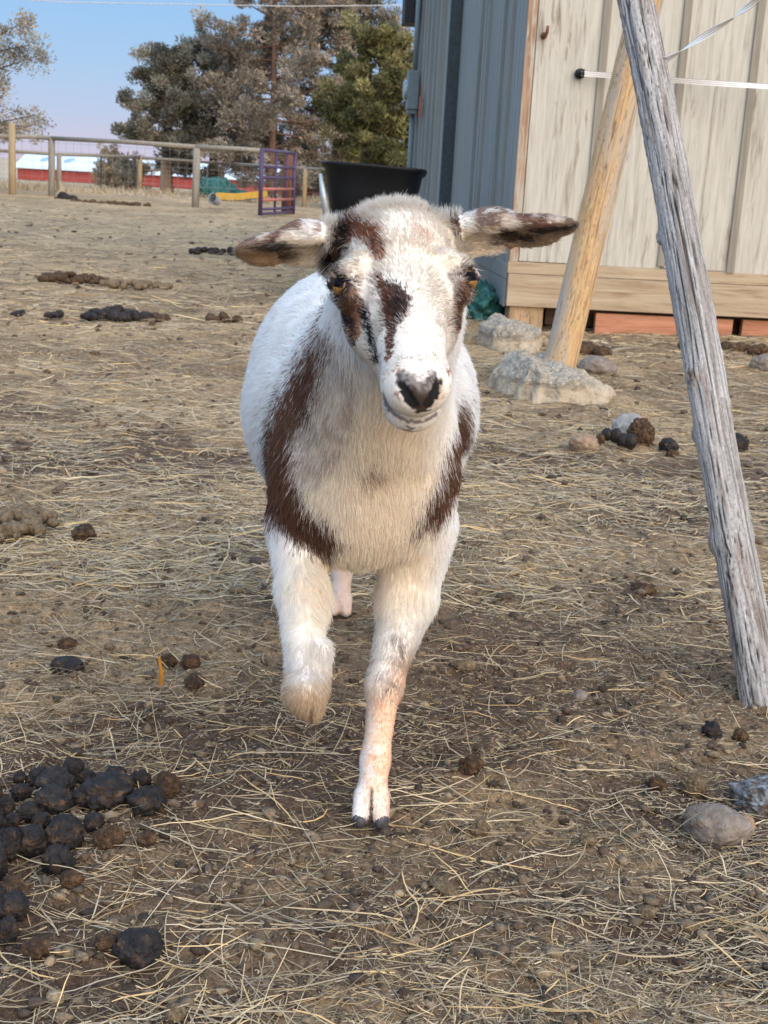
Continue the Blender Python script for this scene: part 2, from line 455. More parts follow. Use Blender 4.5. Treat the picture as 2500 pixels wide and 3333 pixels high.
c = t.mix(t.math('MULTIPLY', sc_.outputs[2], t.math('MULTIPLY', n4, .75)), c, (.20, .155, .12)); c = t.mix(t.math('MULTIPLY', sc_.outputs[1], .75), c, (.15, .095, .06)); c = t.mix(sc_.outputs[0], c, (.026, .021, .018))
t.bump(t.math('ADD', n1, t.math('MULTIPLY', n3, .5)), .6, .004); M_POLE = t.done(c, .85)
o = link_mesh('grey_pole', V, Fc, M_POLE, smooth=True, vcol=dep * np.array([.95, 1, 1]))
place_pole(o, (.607, 1.87, -.03), (.372, 2.36, 1.06)); tag(o, 'long grey weathered pole with knots and cracks leaning across the right side', 'wooden pole')
V, Fc, dep = pole_mesh(1.75, .064, .060, 14, knots=[(.30, -1.9, .02, .004), (.52, -1.1, .016, .004), (.95, -1.3, .016, .004), (1.1, -2.2, .014, .004)], lump=.035, crack=.0022)
t = NT('tan_post_wood')
n1 = t.noise(t.coord(scale=(42, 42, 1.6)), 1, 4, .55, 1.8); n2 = t.noise(t.coord(scale=(120, 120, 1.2)), 1, 4); n3 = t.noise(t.coord(scale=(12, 12, 2)), 1, 4, .6)
w = t.math('FRACT', t.math('MULTIPLY', n1, 9.)); c = t.ramp(w, [(0., (.30, .17, .075)), (.25, (.52, .345, .175)), (.85, (.60, .43, .24)), (1., (.33, .19, .09))])
c = t.mix(t.ramp(n3, [(.46, 0.), (.60, .75)]), c, (.40, .37, .32)); c = t.mix(t.ramp(n2, [(.60, 0.), (.74, .4)]), c, (.20, .12, .07))
sc_ = t.n.new("ShaderNodeSeparateColor"); t.l.new(t.attr(), sc_.inputs[0])
c = t.mix(t.math('MULTIPLY', sc_.outputs[1], .7), c, (.15, .085, .045)); c = t.mix(sc_.outputs[0], c, (.06, .04, .03)); t.bump(n2, .25, .003); M_POST = t.done(c, .8)
o = link_mesh('tan_post', V, Fc, M_POST, smooth=True, vcol=dep * np.array([.6, 1, 0]))
place_pole(o, (.662, 5.12, .03), (.848, 5.10, 1.395), .6); tag(o, 'thick tan peeled post tilting out of a concrete lump before the shed', 'wooden post')

# white electric-fence tape
t = NT('fence_tape'); st = t.n.new("ShaderNodeTexWave"); st.inputs["Scale"].default_value = 1.; st.bands_direction = 'X'
uv = t.attr('Col'); sp = t.n.new("ShaderNodeSeparateColor"); t.l.new(uv, sp.inputs[0])
w = t.math('FRACT', t.math('MULTIPLY', sp.outputs[0], 3.)); c = t.ramp(w, [(.0, (.78, .78, .76)), (.72, (.80, .80, .78)), (.80, (.08, .08, .08)), (.95, (.08, .08, .08)), (1., (.78, .78, .76))])
M_TAPE = t.done(c, .5)
def tape(name, pts, wid, twist, label, n=160):
    pts = [Vector(p) for p in pts]; V, C, Fq = [], [], []
    for i in range(n + 1):
        u = i / n * (len(pts) - 1); k = min(int(u), len(pts) - 2); p = pts[k].lerp(pts[k + 1], u - k); d = (pts[k + 1] - pts[k]).normalized()
        sag = -.008 * math.sin(math.pi * i / n); up = Vector((0, 0, 1)); up = (up - d * d.dot(up)).normalized(); sd = d.cross(up)
        a = twist(i / n); ax = up * math.cos(a) + sd * math.sin(a); nn = d.cross(ax)
        for q in (-1, -.33, .33, 1):
            for e_ in (1,): V.append(p + ax * q * wid / 2 + nn * .0005 + Vector((0, 0, sag))); C.append(((q + 1) / 2,) * 3)
        for q in (1, .33, -.33, -1): V.append(p + ax * q * wid / 2 - nn * .0005 + Vector((0, 0, sag))); C.append(((q + 1) / 2,) * 3)
    for i in range(n):
        for k in range(8): Fq.append((i * 8 + k, i * 8 + (k + 1) % 8, (i + 1) * 8 + (k + 1) % 8, (i + 1) * 8 + k))
    o = link_mesh(name, V, Fq, M_TAPE, smooth=False, vcol=np.array(C)); return tag(o, label, 'fence tape')
tape('fence_tape', [(.885, 6.953, 1.312), (1.9, 6.90, 1.30), (3.2, 6.80, 1.29)], .027, lambda u: .55 * math.sin(u * 9), 'thin level white fence tape running from the black insulator along the shed front')
tape('fence_tape', [(.405, 2.325, .955), (.435, 2.30, .972), (.52, 2.24, 1.035), (.563, 2.2, 1.072), (.80, 2.0, 1.26)], .0105, lambda u: u * 15 + .4, 'twisted white fence tape with dark threads rising from the grey pole')

# ------------------------------------------------------------------ wheelbarrow behind the goat
WB = empty('wheelbarrow', (-.165, 7.75, 0)); tag(WB, 'black plastic wheelbarrow tub with a wide rim behind the goat', 'wheelbarrow')
M_TUB = plain('black_tub_plastic', (.004, .006, .009), .5, .2, 12)
def tub():
    rings = [(.212, .30, .44, 0), (.222, .32, .45, 0), (.262, .37, .66, 0), (.281, .39, .76, .0), (.300, .41, .776, 0), (.306, .415, .788, 0), (.303, .412, .797, 0), (.281, .39, .792, 0), (.258, .365, .66, 0), (.20, .30, .47, 0)]
    V, Fq = [], []; n = 64
    for (hx, hy, z, _) in rings:
        for k in range(n):
            a = 2 * math.pi * k / n; p = 5.; cx, sy_ = math.cos(a), math.sin(a); m = (abs(cx) ** p + abs(sy_) ** p) ** (-1 / p)
            V.append((cx * m * hx, sy_ * m * hy + .02 * z, z + .018 * math.cos(a + 2.2) * (z > .7)))
    for i in range(len(rings) - 1):
        for k in range(n): Fq.append((i * n + k, i * n + (k + 1) % n, (i + 1) * n + (k + 1) % n, (i + 1) * n + k))
    Fq.append(list(range(n))[::-1]); Fq.append([(len(rings) - 1) * n + k for k in range(n)])
    return link_mesh('tub', V, Fq, M_TUB, WB, smooth=True)
tub()
M_GALV = plain('galvanised_steel', (.38, .43, .46), .45, .15, 40, .5)
for s_ in (-1, 1):
    b = MB(); b.tube([(s_ * .10, -.55, .20), (s_ * .17, -.2, .42), (s_ * .24, .35, .56), (s_ * .27, .75, .62)], .018, 10); b.build('handle', M_GALV, WB, smooth=True)
    if s_ < 0: b = MB(); b.tube([(s_ * .292, -.33, .745), (s_ * .268, -.34, .62), (s_ * .225, -.32, .43)], [.010, .020, .024], 8); b.build('tub_brace', M_GALV, WB, smooth=True)
    b = MB(); b.tube([(s_ * .22, .25, .54), (s_ * .24, .30, .30), (s_ * .24, .32, .0)], .016, 8); b.build('leg', M_GALV, WB, smooth=True)
def torus(b, c, R, r, n=32, m=12):
    V, Fq = [], []
    for i in range(n):
        a = 2 * math.pi * i / n
        for j in range(m):
            q = 2 * math.pi * j / m; V.append((c[0] + r * math.sin(q), c[1] + (R + r * math.cos(q)) * math.cos(a), c[2] + (R + r * math.cos(q)) * math.sin(a)))
    for i in range(n):
        for j in range(m): Fq.append((i * m + j, i * m + (j + 1) % m, ((i + 1) % n) * m + (j + 1) % m, ((i + 1) % n) * m + j))
    return b.add(V, Fq)
wh = torus(MB(), (0, -.55, .19), .145, .045).build('wheel', plain('tyre_rubber', (.015, .015, .016), .8), WB, smooth=True)
b = MB(); b.tube([(-.03, -.55, .19), (.03, -.55, .19)], .105, 24); b.tube([(-.11, -.55, .19), (.11, -.55, .19)], .012, 10); b.build('rim', M_GALV, wh, smooth=False)

# ------------------------------------------------------------------ lumps: concrete, stones, droppings
def ico(sub):
    bm = bmesh.new(); bmesh.ops.create_icosphere(bm, subdivisions=sub, radius=1); bm.verts.index_update()
    V = np.array([v.co[:] for v in bm.verts]); Fq = np.array([[v.index for v in f.verts] for f in bm.faces]); bm.free(); return V, Fq
ICO = {k: ico(k) for k in (1, 2, 3, 4, 5, 6)}
def lump(name, loc, rad, seed, mat, sub=4, amp=.18, fr=1.6, oct_=4, pit=0., flat=None, rz=0., parent=None, sharp=0.):
    V, Fq = ICO[sub]; V = V.copy()
    n = fbm(V * fr + seed * 3.7, oct_, seed); r = 1 + amp * n
    if sharp: r = r + sharp * (np.abs(fbm(V * fr * 2.2 + 9 + seed, 3, seed + 5)) - .25)
    if pit: r = r - pit * np.clip(fbm(V * fr * 6 + seed, 3, seed + 9), 0, 1)
    V = V * r[:, None] * np.asarray(rad)
    if flat is not None: V[:, 2] = np.maximum(V[:, 2], flat * rad[2])
    o = link_mesh(name, V, Fq, mat, parent, smooth=True)
    o.location = loc; o.rotation_euler = (0, 0, rz); return o

t = NT('dung_dark'); n1 = t.noise(t.coord(), 70, 5, .65); n2 = t.noise(t.coord(), 420, 3)
c = t.ramp(n1, [(.36, (.010, .009, .010)), (.52, (.022, .018, .016)), (.62, (.050, .031, .019)), (.72, (.14, .09, .05))])
t.bump(t.math('ADD', n1, t.math('MULTIPLY', n2, .5)), .6, .004); M_DUNG = t.done(c, .70)
t = NT('dung_brown'); n1 = t.noise(t.coord(), 75, 6, .7); n2 = t.noise(t.coord(scale=(1, 1, .3)), 520, 3)
c = t.ramp(n1, [(.30, (.020, .014, .012)), (.48, (.07, .042, .024)), (.62, (.16, .095, .048)), (.76, (.34, .235, .125))])
t.bump(t.math('ADD', n1, n2), .9, .006); M_DUNGB = t.done(c, .9)
t = NT('dung_dry'); n1 = t.noise(t.coord(), 95, 6, .75); n2 = t.noise(t.coord(), 480, 4)
c = t.ramp(n1, [(.30, (.075, .05, .03)), (.46, (.19, .135, .08)), (.68, (.38, .29, .17))]); t.bump(t.math('ADD', n1, n2), 1., .006); M_DUNGD = t.done(c, .95)
t = NT('grey_concrete'); n1 = t.noise(t.coord(), 14, 6, .65); n2 = t.noise(t.coord(), 75, 4)
sp = t.n.new("ShaderNodeSeparateXYZ"); t.l.new(t.tc.outputs["Object"], sp.inputs[0]); gn = t.n.new("ShaderNodeNewGeometry"); sn = t.n.new("ShaderNodeSeparateXYZ"); t.l.new(gn.outputs["Normal"], sn.inputs[0])
top = t.ramp(t.math('ADD', t.math('MULTIPLY', sp.outputs[2], 7.), t.math('MULTIPLY', n1, .35)), [(.52, 0.), (.66, 1.)])
pb = t.n.new("ShaderNodeTexVoronoi"); pb.inputs["Scale"].default_value = 85; t.l.new(t.tc.outputs["Object"], pb.inputs["Vector"])
pc = t.ramp(pb.outputs["Color"], [(.2, (.27, .235, .18)), (.5, (.38, .335, .265)), (.8, (.47, .42, .335))]); pd = t.ramp(pb.outputs["Distance"], [(.25, 1.), (.60, .78)])
c1 = t.ramp(n1, [(.30, (.21, .165, .115)), (.5, (.42, .345, .245)), (.7, (.52, .45, .34))]); ck = t.noise(t.coord(), 9, 4, .6, 1.5)
c1 = t.mix(t.ramp(t.math('ABSOLUTE', t.math('SUBTRACT', ck, .5)), [(0., .8), (.012, 0.)]), c1, (.07, .05, .035))
c = t.mix(top, c1, t.mix(1., pc, pd, 'MULTIPLY')); t.bump(t.math('ADD', t.math('MULTIPLY', pd, top), t.math('ADD', n1, t.math('MULTIPLY', n2, .5))), .9, .012); M_CONC = t.done(c, .9)

def footing(name, cx, cy, rx, ry, prof, seed, label):
    """broken concrete lump: a plateau with a ragged crest that follows prof(x)"""
    n = 150; gx = np.linspace(-1.15, 1.15, n); gy = np.linspace(-1.15, 1.15, n); X, Y = np.meshgrid(gx, gy, indexing='ij')
    P = np.stack([X * rx, Y * ry, np.zeros_like(X)], -1)
    rr_ = (np.abs(X) ** 2.4 + np.abs(Y) ** 2.4) ** (1 / 2.4) + .13 * fbm(P * 9, 3, seed)
    edge = 1 - sst(.80, 1.0, rr_)
    Z = edge * (prof(X) + .022 * fbm(P * 11, 3, seed + 1) + .010 * np.abs(fbm(P * 45, 3, seed + 2)) + .006 * fbm(P * 90, 2, seed + 4)) * (.86 + .14 * sst(1, -.2, Y)) - .03 * (1 - edge)
    Xw = X * rx * (1 - .10 * (1 - edge)) ; V = np.stack([Xw + .012 * fbm(P * 20 + 7, 3, seed + 3), Y * ry + .02 * fbm(P * 16 + 3, 3, seed + 6) * edge, Z], -1).reshape(-1, 3)
    i = np.arange(n * n).reshape(n, n); Q = np.stack([i[:-1, :-1], i[1:, :-1], i[1:, 1:], i[:-1, 1:]], -1).reshape(-1, 4)
    o = link_mesh(name, V, Q, M_CONC, smooth=True); o.location = (cx, cy, 0); return tag(o, label, 'concrete lump')
footing('concrete_lump', .612, 4.92, .268, .42, lambda x: .068 + .046 * np.exp(-((x + .42) / .17) ** 2) + .02 * np.exp(-((x - .0) / .4) ** 2) - .055 * sst(.1, 1., x) - .03 * sst(-.55, -1., x), 5, 'big pale concrete lump with a pebbly crest round the foot of the tan post')
footing('concrete_lump', .560, 6.22, .180, .36, lambda x: .092 + .028 * np.exp(-((x + .3) / .25) ** 2) - .03 * sst(.2, 1, x), 9, 'smaller rough concrete lump by the shed corner and green tarp')

t = NT('green_tarp'); n1 = t.noise(t.coord(), 16, 4); M_TARP = t.done(t.ramp(n1, [(.3, (.012, .055, .045)), (.7, (.035, .14, .12))]), .35)
o = lump('tarp', (.47, 7.42, .05), (.16, .30, .16), 4, M_TARP, 5, .25, 1.8, 3, sharp=.35); tag(o, 'crumpled dark green tarp tucked beside the shed corner', 'tarp')

HEAP = [(-0.433, 1.463, .0085, .0085), (-0.41, 1.458, .0145, .0109), (-0.384, 1.44, .0251, .0143), (-0.421, 1.42, .0131, .0107), (-0.374, 1.401, .0257, .0135), (-0.424, 1.372, .0104, .0162), (-0.371, 1.476, .0141, .0158), (-0.354, 1.471, .0121, .0097), (-0.319, 1.482, .0157, .0109), (-0.315, 1.418, .0304, .0198), (-0.284, 1.467, .0155, .012), (-0.247, 1.448, .0189, .0153), (-0.263, 1.403, .0219, .0173), (-0.398, 1.375, .0139, .0116), (-0.379, 1.355, .0114, .0103), (-0.411, 1.352, .0103, .0103), (-0.394, 1.286, .0165, .0198), (-0.372, 1.298, .0188, .0181), (-0.34, 1.313, .0244, .0188), (-0.316, 1.354, .0124, .0102), (-0.291, 1.315, .0187, .0137), (-0.336, 1.267, .0194, .0162), (-0.356, 1.168, .0164, .0143), (-0.349, 1.125, .012, .015), (-0.343, 1.411, .014, .014), (-0.449, 1.397, .0165, .0165), (-0.428, 1.322, .0203, .018), (-0.406, 1.248, .0216, .0216), (-0.38, 1.174, .0186, .0165)]
for k, (x, y, rx, rz) in enumerate(HEAP):
    brown = k in (11, 20)
    o = lump('dropping', (x, y, rz * .70 + float(ground_z(x, y)) * .5), (rx * .98, rx * (.80 + .25 * ((k * 7) % 5) / 5), rz * 1.05), 20 + k, M_DUNGB if brown else M_DUNG, 5, .30, 1.15, 4, .10, rz=k * 1.3, sharp=.30)
    tag(o, 'rounded black dropping in the fresh heap at the lower left' if not brown else ('brown crumbling dropping at the right rim of the heap at lower left' if k == 11 else 'half broken dropping with brown fibrous base below the fresh heap'), 'dropping', 'droppings in the lower left heap')
for nm, loc, rad, sd, m, lab in (
    ('dropping', (-.247, 1.316, .012), (.0175, .016, .014), 61, M_DUNGB, 'dropping with tan fibres lying just right of the lower left heap'),
    ('dropping', (-.368, 1.211, .014), (.030, .022, .018), 62, M_DUNGB, 'torn brown dropping at the bottom of the lower left heap'),
    ('dropping', (-.310, 1.223, .010), (.019, .016, .013), 63, M_DUNGB, 'brown ragged dropping beside the torn one below the heap'),
    ('dropping', (-.314, 1.102, .010), (.022, .019, .013), 64, M_DUNGB, 'dropping with a straw-coloured broken face near the left bottom corner'),
    ('dropping', (-.218, 1.120, .010), (.029, .027, .019), 65, M_DUNG, 'large dark dropping lying alone below the lower left heap'),
    ('dropping', (-.251, 1.121, .010), (.0165, .015, .013), 66, M_DUNGB, 'small brown dropping pressed against the large lone dark one'),
    ('dropping', (.848, 3.84, .022), (.034, .032, .028), 67, M_DUNG, 'black oval dropping left of the grey pole'),
    ('dropping', (1.069, 3.90, .030), (.044, .036, .036), 68, M_DUNG, 'black dropping right of the grey pole'),
    ('dropping', (.845, 3.76, .008), (.022, .02, .016), 69, M_DUNGB, 'small brown dropping below the black oval one by the grey pole'),
    ('dropping', (.132, 1.555, .012), (.026, .022, .018), 70, M_DUNGB, 'dark brown flattened dropping right of the planted hoof'),
    ('dropping', (.423, 1.548, .016), (.027, .026, .023), 71, M_DUNGD, 'dry straw-coloured dropping above the round grey stone'),
    ('dropping', (.375, 1.545, .008), (.020, .018, .013), 72, M_DUNGB, 'brown dropping left of the dry straw-coloured one'),
    ('dropping', (.53, 1.725, .010), (.018, .017, .016), 73, M_DUNGB, 'small dark dropping near the foot of the grey pole'),
    ('dropping', (.490, 1.725, .010), (.022, .015, .014), 74, M_DUNG, 'elongated dark dropping left of the grey pole foot'),
    ('dropping', (-.285, 1.865, .012), (.024, .022, .019), 75, M_DUNGB, 'brown dropping left of the lifted hoof beside another'),
    ('dropping', (-.325, 1.885, .012), (.020, .02, .017), 76, M_DUNGB, 'brown dropping behind the upright orange twig'),
    ('dropping', (-.270, 1.80, .008), (.036, .022, .014), 77, M_DUNGB, 'flat dark dropping below the pair left of the lifted hoof'),
    ('dropping', (-.470, 1.84, .012), (.032, .026, .018), 78, M_DUNG, 'dark half buried dropping above the lower left heap'),
    ('dropping', (-.500, 1.96, .012), (.024, .022, .016), 79, M_DUNGB, 'brown lump half way up the left side above the buried dropping'),
    ('dropping', (-.610, 2.53, .010), (.032, .028, .021), 80, M_DUNGB, 'grey-brown round dropping right of the brown left edge pile'),
    ('dropping', (.52, 2.43, .006), (.030, .026, .013), 81, M_DUNGB, 'flat reddish brown lump right of the goat'),
    ('dropping', (.14, 1.93, .006), (.03, .028, .012), 82, M_DUNGD, 'pale crumbled dropping right of the goat knee'),
    ('dropping', (.135, 1.402, .010), (.022, .016, .014), 83, M_DUNGD, 'dry tan double lump lower right of the planted hoof'),
    ('dropping', (.087, 1.26, .008), (.030, .015, .012), 84, M_DUNGD, 'dry pale lump in the foreground below the planted hoof'),
    ('dropping', (.262, 1.38, .006), (.016, .015, .012), 85, M_DUNGD, 'dry crumb left of the round grey stone'),
    ('dropping', (.305, 1.235, .006), (.016, .014, .012), 86, M_DUNGD, 'dry fibrous lump in the right foreground'),
    ('dropping', (-.165, 1.02, .006), (.015, .014, .012), 87, M_DUNGD, 'dry tan crumb at the bottom edge left of centre')):
    o = lump(nm, (loc[0], loc[1], loc[2] * .75 + float(ground_z(loc[0], loc[1]))), tuple(q * (.66 if m is not M_DUNG and loc[1] < 2.2 else .9) for q in rad), sd, m, 5, .30, 1.4, 4, .14, rz=sd, sharp=.34 if m is not M_DUNG else .2); tag(o, lab, 'dropping', 'scattered droppings')
# heaps farther off read as one body each
def heap(loc, rx, ry, h, n, seed, mat, label, r=.035):
    rg = np.random.default_rng(seed); Vs, Fs, m = [], [], 0
    for k in range(n):
        a, q = rg.uniform(0, 2 * np.pi), math.sqrt(rg.random()); x, y = rx * q * math.cos(a), ry * q * math.sin(a); rr_ = r * rg.uniform(.6, 1.25)
        V, Fq = ICO[2]; W = V * (1 + .25 * fbm(V * 1.6 + k * 3.1, 3, seed + k))[:, None] * np.array([rr_ * rg.uniform(.8, 1.3), rr_, rr_ * .85]); W = W + np.array([x, y, h * (1 - q) * rg.uniform(.2, 1.) + rr_ * .4])
        Vs.append(W); Fs.append(Fq + m); m += len(V)
    o = link_mesh('manure_heap', np.concatenate(Vs), np.concatenate(Fs), mat, smooth=True); o.location = loc; return tag(o, label, 'manure heap', 'manure heaps in the yard')
heap((-1.36, 6.36, 0), .17, .10, .05, 60, 1, M_DUNG, 'black manure heap on the left, nearest of the mid-yard heaps', .026)
heap((-1.64, 6.32, 0), .06, .05, .01, 4, 2, M_DUNG, 'two or three black lumps left of the nearest black heap', .022)
heap((-2.06, 8.25, 0), .20, .12, .05, 60, 3, M_DUNGB, 'dark brown manure heap farther back on the left', .028)
heap((-1.62, 8.15, 0), .22, .14, .02, 50, 4, M_DUNGD, 'dry tan manure spread right of the dark brown heap', .022)
heap((-1.56, 11.7, 0), .33, .16, .05, 40, 5, M_DUNG, 'black manure heap just left of the goat ear', .032)
heap((-6.25, 24.7, 0), .16, .14, .10, 24, 6, M_DUNG, 'rounded black heap next to the second fence post', .065)
heap((-5.5, 23.6, 0), .36, .2, .03, 26, 7, M_DUNGB, 'flat dark heap in front of the rail fence', .045)
heap((-4.75, 23.4, 0), .36, .2, .05, 30, 8, M_DUNGB, 'dark brown heap between the second and third fence posts', .05)
heap((-.765, 2.60, 0), .075, .11, .03, 80, 9, M_DUNGD, 'brown crumbling manure pile at the left edge', .014)
heap((-1.84, 6.25, 0), .05, .05, .01, 3, 10, M_DUNG, 'pair of black lumps at the far left edge', .02)
heap((-1.155, 6.38, 0), .05, .03, .02, 4, 11, M_DUNGB, 'brown crumb right of the nearest black heap', .03)
heap((-.86, 6.5, 0), .10, .05, .02, 9, 12, M_DUNGB, 'small brown scatter between the black heap and the goat', .026)
heap((.90, 6.0, 0), .10, .06, .03, 14, 13, M_DUNGB, 'dark brown heap right of the tan post foot', .035)
heap((1.72, 6.45, 0), .30, .06, .02, 18, 14, M_DUNGB, 'dark crumbs along the foot of the shed at right', .03)
# broken lump with coiled droppings and the stone behind it
o = lump('broken_lump', (.772, 3.88, .028), (.042, .040, .044), 31, M_DUNGB, 5, .25, 1.7, 4, .25, sharp=.35); tag(o, 'broken dark brown manure block before the pale stone, left of the grey pole', 'manure lump')
for k, (dx, dy, r_) in enumerate(((-.085, -.02, .026), (-.065, -.035, .027), (-.045, -.045, .028), (-.11, -.01, .024), (-.13, -.02, .020))):
    o = lump('dropping', (.770 + dx, 3.85 + dy, .028 + (.012 if k in (0, 3) else .0) - .008), (r_ * .72, r_ * .9, r_ * .85), 90 + k, M_DUNG if k < 4 else M_DUNGB, 4, .12, 1.3, 3); tag(o, 'black dropping in the coil against the broken brown lump' if k < 4 else 'brown dropping at the left end of the black coil', 'dropping', 'coil of droppings')
t = NT('field_stone'); n1 = t.noise(t.coord(), 40, 5); n2 = t.noise(t.coord(), 260, 4); M_STONE = t.done(t.ramp(n1, [(.3, (.13, .108, .09)), (.5, (.20, .165, .135)), (.7, (.27, .235, .20))]), .75); t.bump(t.math('ADD', n1, n2), .7, .006)
t = NT('pale_stone'); n1 = t.noise(t.coord(), 30, 5); M_STONEP = t.done(t.ramp(n1, [(.3, (.19, .185, .17)), (.7, (.32, .31, .29))]), .85); t.bump(n1, .4, .004)
t = NT('tan_stone'); n1 = t.noise(t.coord(), 50, 5); M_STONET = t.done(t.ramp(n1, [(.3, (.18, .12, .08)), (.7, (.32, .23, .15))]), .9); t.bump(n1, .7, .006)
for loc, rad, sd, m, lab in (
    ((.423, 1.425, .014), (.040, .032, .027), 3, M_STONE, 'smooth rounded grey-brown stone at the lower right'),
    ((.758, 4.00, .028), (.058, .05, .056), 4, M_STONEP, 'pale grey stone behind the broken brown manure lump'),
    ((.578, 3.75, .012), (.043, .038, .032), 5, M_STONET, 'pinkish tan stone left of the coiled droppings'),
    ((.862, 5.40, .02), (.085, .07, .045), 6, M_STONE, 'pinkish stone beside the right end of the concrete lump'),
    ((1.66, 5.78, .02), (.06, .05, .045), 7, M_STONE, 'dark stone at the right edge near the shed'),
    ((.462, 1.432, .008), (.012, .010, .018), 8, M_STONET, 'small tan stone chip leaning on the smooth rounded stone'),
    ((.318, 1.86, .003), (.013, .012, .009), 10, M_STONE, 'small bluish stone between goat and grey pole')):
    o = lump('stone', (loc[0], loc[1], loc[2] + float(ground_z(loc[0], loc[1]))), rad, sd, m, 5, .22, 1.1, 4, .06, sharp=.16); tag(o, lab, 'stone', 'stones in the yard')
t = NT('white_crust'); n1 = t.noise(t.coord(), 60, 6, .7); M_CRUST = t.done(t.ramp(n1, [(.46, (.09, .065, .05)), (.55, (.22, .23, .235)), (.70, (.38, .40, .41))]), .9); t.bump(n1, 1., .008)
o = lump('crusted_stone', (.515, 1.515, -.002), (.048, .055, .026), 12, M_CRUST, 5, .3, 1.7, 4, .2, sharp=.3); tag(o, 'bluish white crusted stone cut off by the right edge', 'stone')
b = MB(); b.tube([(-.318, 1.79, 0), (-.316, 1.785, .02), (-.319, 1.78, .048)], [.0035, .003, .0022], 7); o = b.build('orange_twig', plain('orange_twig_bark', (.48, .20, .03), .7)); tag(o, 'short orange twig standing upright left of the lifted hoof', 'twig')
# ------------------------------------------------------------------ the goat
class Field:
    """signed distance on a rectilinear grid; primitives are blended in one after another"""
    def __init__(s, xs, ys, zs):
        s.ax = (xs, ys, zs); s.V = np.full((len(xs), len(ys), len(zs)), .06, np.float32)
    def region(s, lo, hi):
        sl = []
        for a, l, h in zip(s.ax, lo, hi):
            i0, i1 = np.searchsorted(a, l), np.searchsorted(a, h)
            sl.append(slice(max(i0 - 1, 0), min(i1 + 1, len(a))))
        G = np.stack(np.meshgrid(*[a[q] for a, q in zip(s.ax, sl)], indexing='ij'), -1).astype(np.float32)
        return tuple(sl), G
    def put(s, fn, lo, hi, k=.02, cut=False):
        m = .03 + k
        sl, G = s.region(np.asarray(lo) - m, np.asarray(hi) + m)
        if G.size == 0: return
        d = fn(G); v = s.V[sl]
        if cut:
            d = -d; h = np.clip(.5 - .5 * (v - d) / k, 0, 1)
            s.V[sl] = v * (1 - h) + d * h + k * h * (1 - h)
        else:
            h = np.clip(.5 + .5 * (v - d) / k, 0, 1)
            s.V[sl] = v * (1 - h) + d * h - k * h * (1 - h)
    def cone(s, a, b, ra, rb, k=.02, flat=None, fs=1., cut=False):
        a, b = np.asarray(a, np.float32), np.asarray(b, np.float32); ab = b - a; L2 = float(ab @ ab)
        def fn(P):
            t = np.clip(((P - a) @ ab) / L2, 0, 1)[..., None]
            q = P - a - t * ab
            if flat is not None:
                n = np.asarray(flat, np.float32); n = n / np.linalg.norm(n)
                c = (q @ n)[..., None]; q = q + n * c * (1 / fs - 1)
            d = np.sqrt((q * q).sum(-1)) - (ra + (rb - ra) * t[..., 0])
            return d * (fs if flat is not None else 1) if flat is None else np.where(d < 0, d * fs, d * .7)
        r = max(ra, rb)
        s.put(fn, np.minimum(a, b) - r, np.maximum(a, b) + r, k, cut)
    def ell(s, c, r, B=None, k=.02, cut=False):
        c, r = np.asarray(c, np.float32), np.asarray(r, np.float32)
        B = np.eye(3, dtype=np.float32) if B is None else np.asarray(B, np.float32)   # rows are the axes
        def fn(P):
            q = (P - c) @ B.T / r
            k0 = np.sqrt((q * q).sum(-1)) + 1e-9; q = q / r; k1 = np.sqrt((q * q).sum(-1)) + 1e-9
            return k0 * (k0 - 1) / k1
        m = np.abs(B.T * r).sum(1)
        s.put(fn, c - m, c + m, k, cut)
    def nets(s):
        V = s.V; neg = V < 0; xs, ys, zs = s.ax
        cnt = np.zeros(tuple(n - 1 for n in V.shape), np.int8)
        for dx in (0, 1):
            for dy in (0, 1):
                for dz in (0, 1):
                    cnt += neg[dx:V.shape[0] - 1 + dx, dy:V.shape[1] - 1 + dy, dz:V.shape[2] - 1 + dz]
        act = np.argwhere((cnt > 0) & (cnt < 8)); I, J, K = act.T
        vid = np.full(cnt.shape, -1, np.int32); vid[I, J, K] = np.arange(len(act))
        acc = np.zeros((len(act), 3)); w = np.zeros(len(act))
        cr = [(a, b, c) for a in (0, 1) for b in (0, 1) for c in (0, 1)]
        for p in cr:
            for d in range(3):
                if p[d]: continue
                q = list(p); q[d] = 1
                v0 = V[I + p[0], J + p[1], K + p[2]]; v1 = V[I + q[0], J + q[1], K + q[2]]
                m = (v0 < 0) != (v1 < 0)
                t = np.where(m, v0 / np.where(m, v0 - v1, 1), 0)
                P0 = np.stack([xs[I + p[0]], ys[J + p[1]], zs[K + p[2]]], -1)
                P1 = np.stack([xs[I + q[0]], ys[J + q[1]], zs[K + q[2]]], -1)
                acc += np.where(m[:, None], P0 + (P1 - P0) * t[:, None], 0); w += m
        P = acc / w[:, None]
        quads = []
        for d in range(3):
            sl0 = [slice(None)] * 3; sl1 = [slice(None)] * 3; sl0[d] = slice(0, -1); sl1[d] = slice(1, None)
            a, b = neg[tuple(sl0)], neg[tuple(sl1)]
            e1, e2 = [(1, 2), (2, 0), (0, 1)][d]
            E = np.argwhere(a != b)
            E = E[(E[:, e1] > 0) & (E[:, e2] > 0) & (E[:, e1] < cnt.shape[e1]) & (E[:, e2] < cnt.shape[e2])]
            fl = a[tuple(E.T)]
            def cell(o1, o2):
                q = E.copy(); q[:, e1] += o1; q[:, e2] += o2
                return vid[tuple(q.T)]
            c0, c1, c2, c3 = cell(-1, -1), cell(0, -1), cell(0, 0), cell(-1, 0)
            Q = np.stack([c0, c1, c2, c3], -1); Q[~fl] = Q[~fl][:, ::-1]
            quads.append(Q)
        Q = np.concatenate(quads); Q = Q[(Q >= 0).all(1)]
        return P, Q

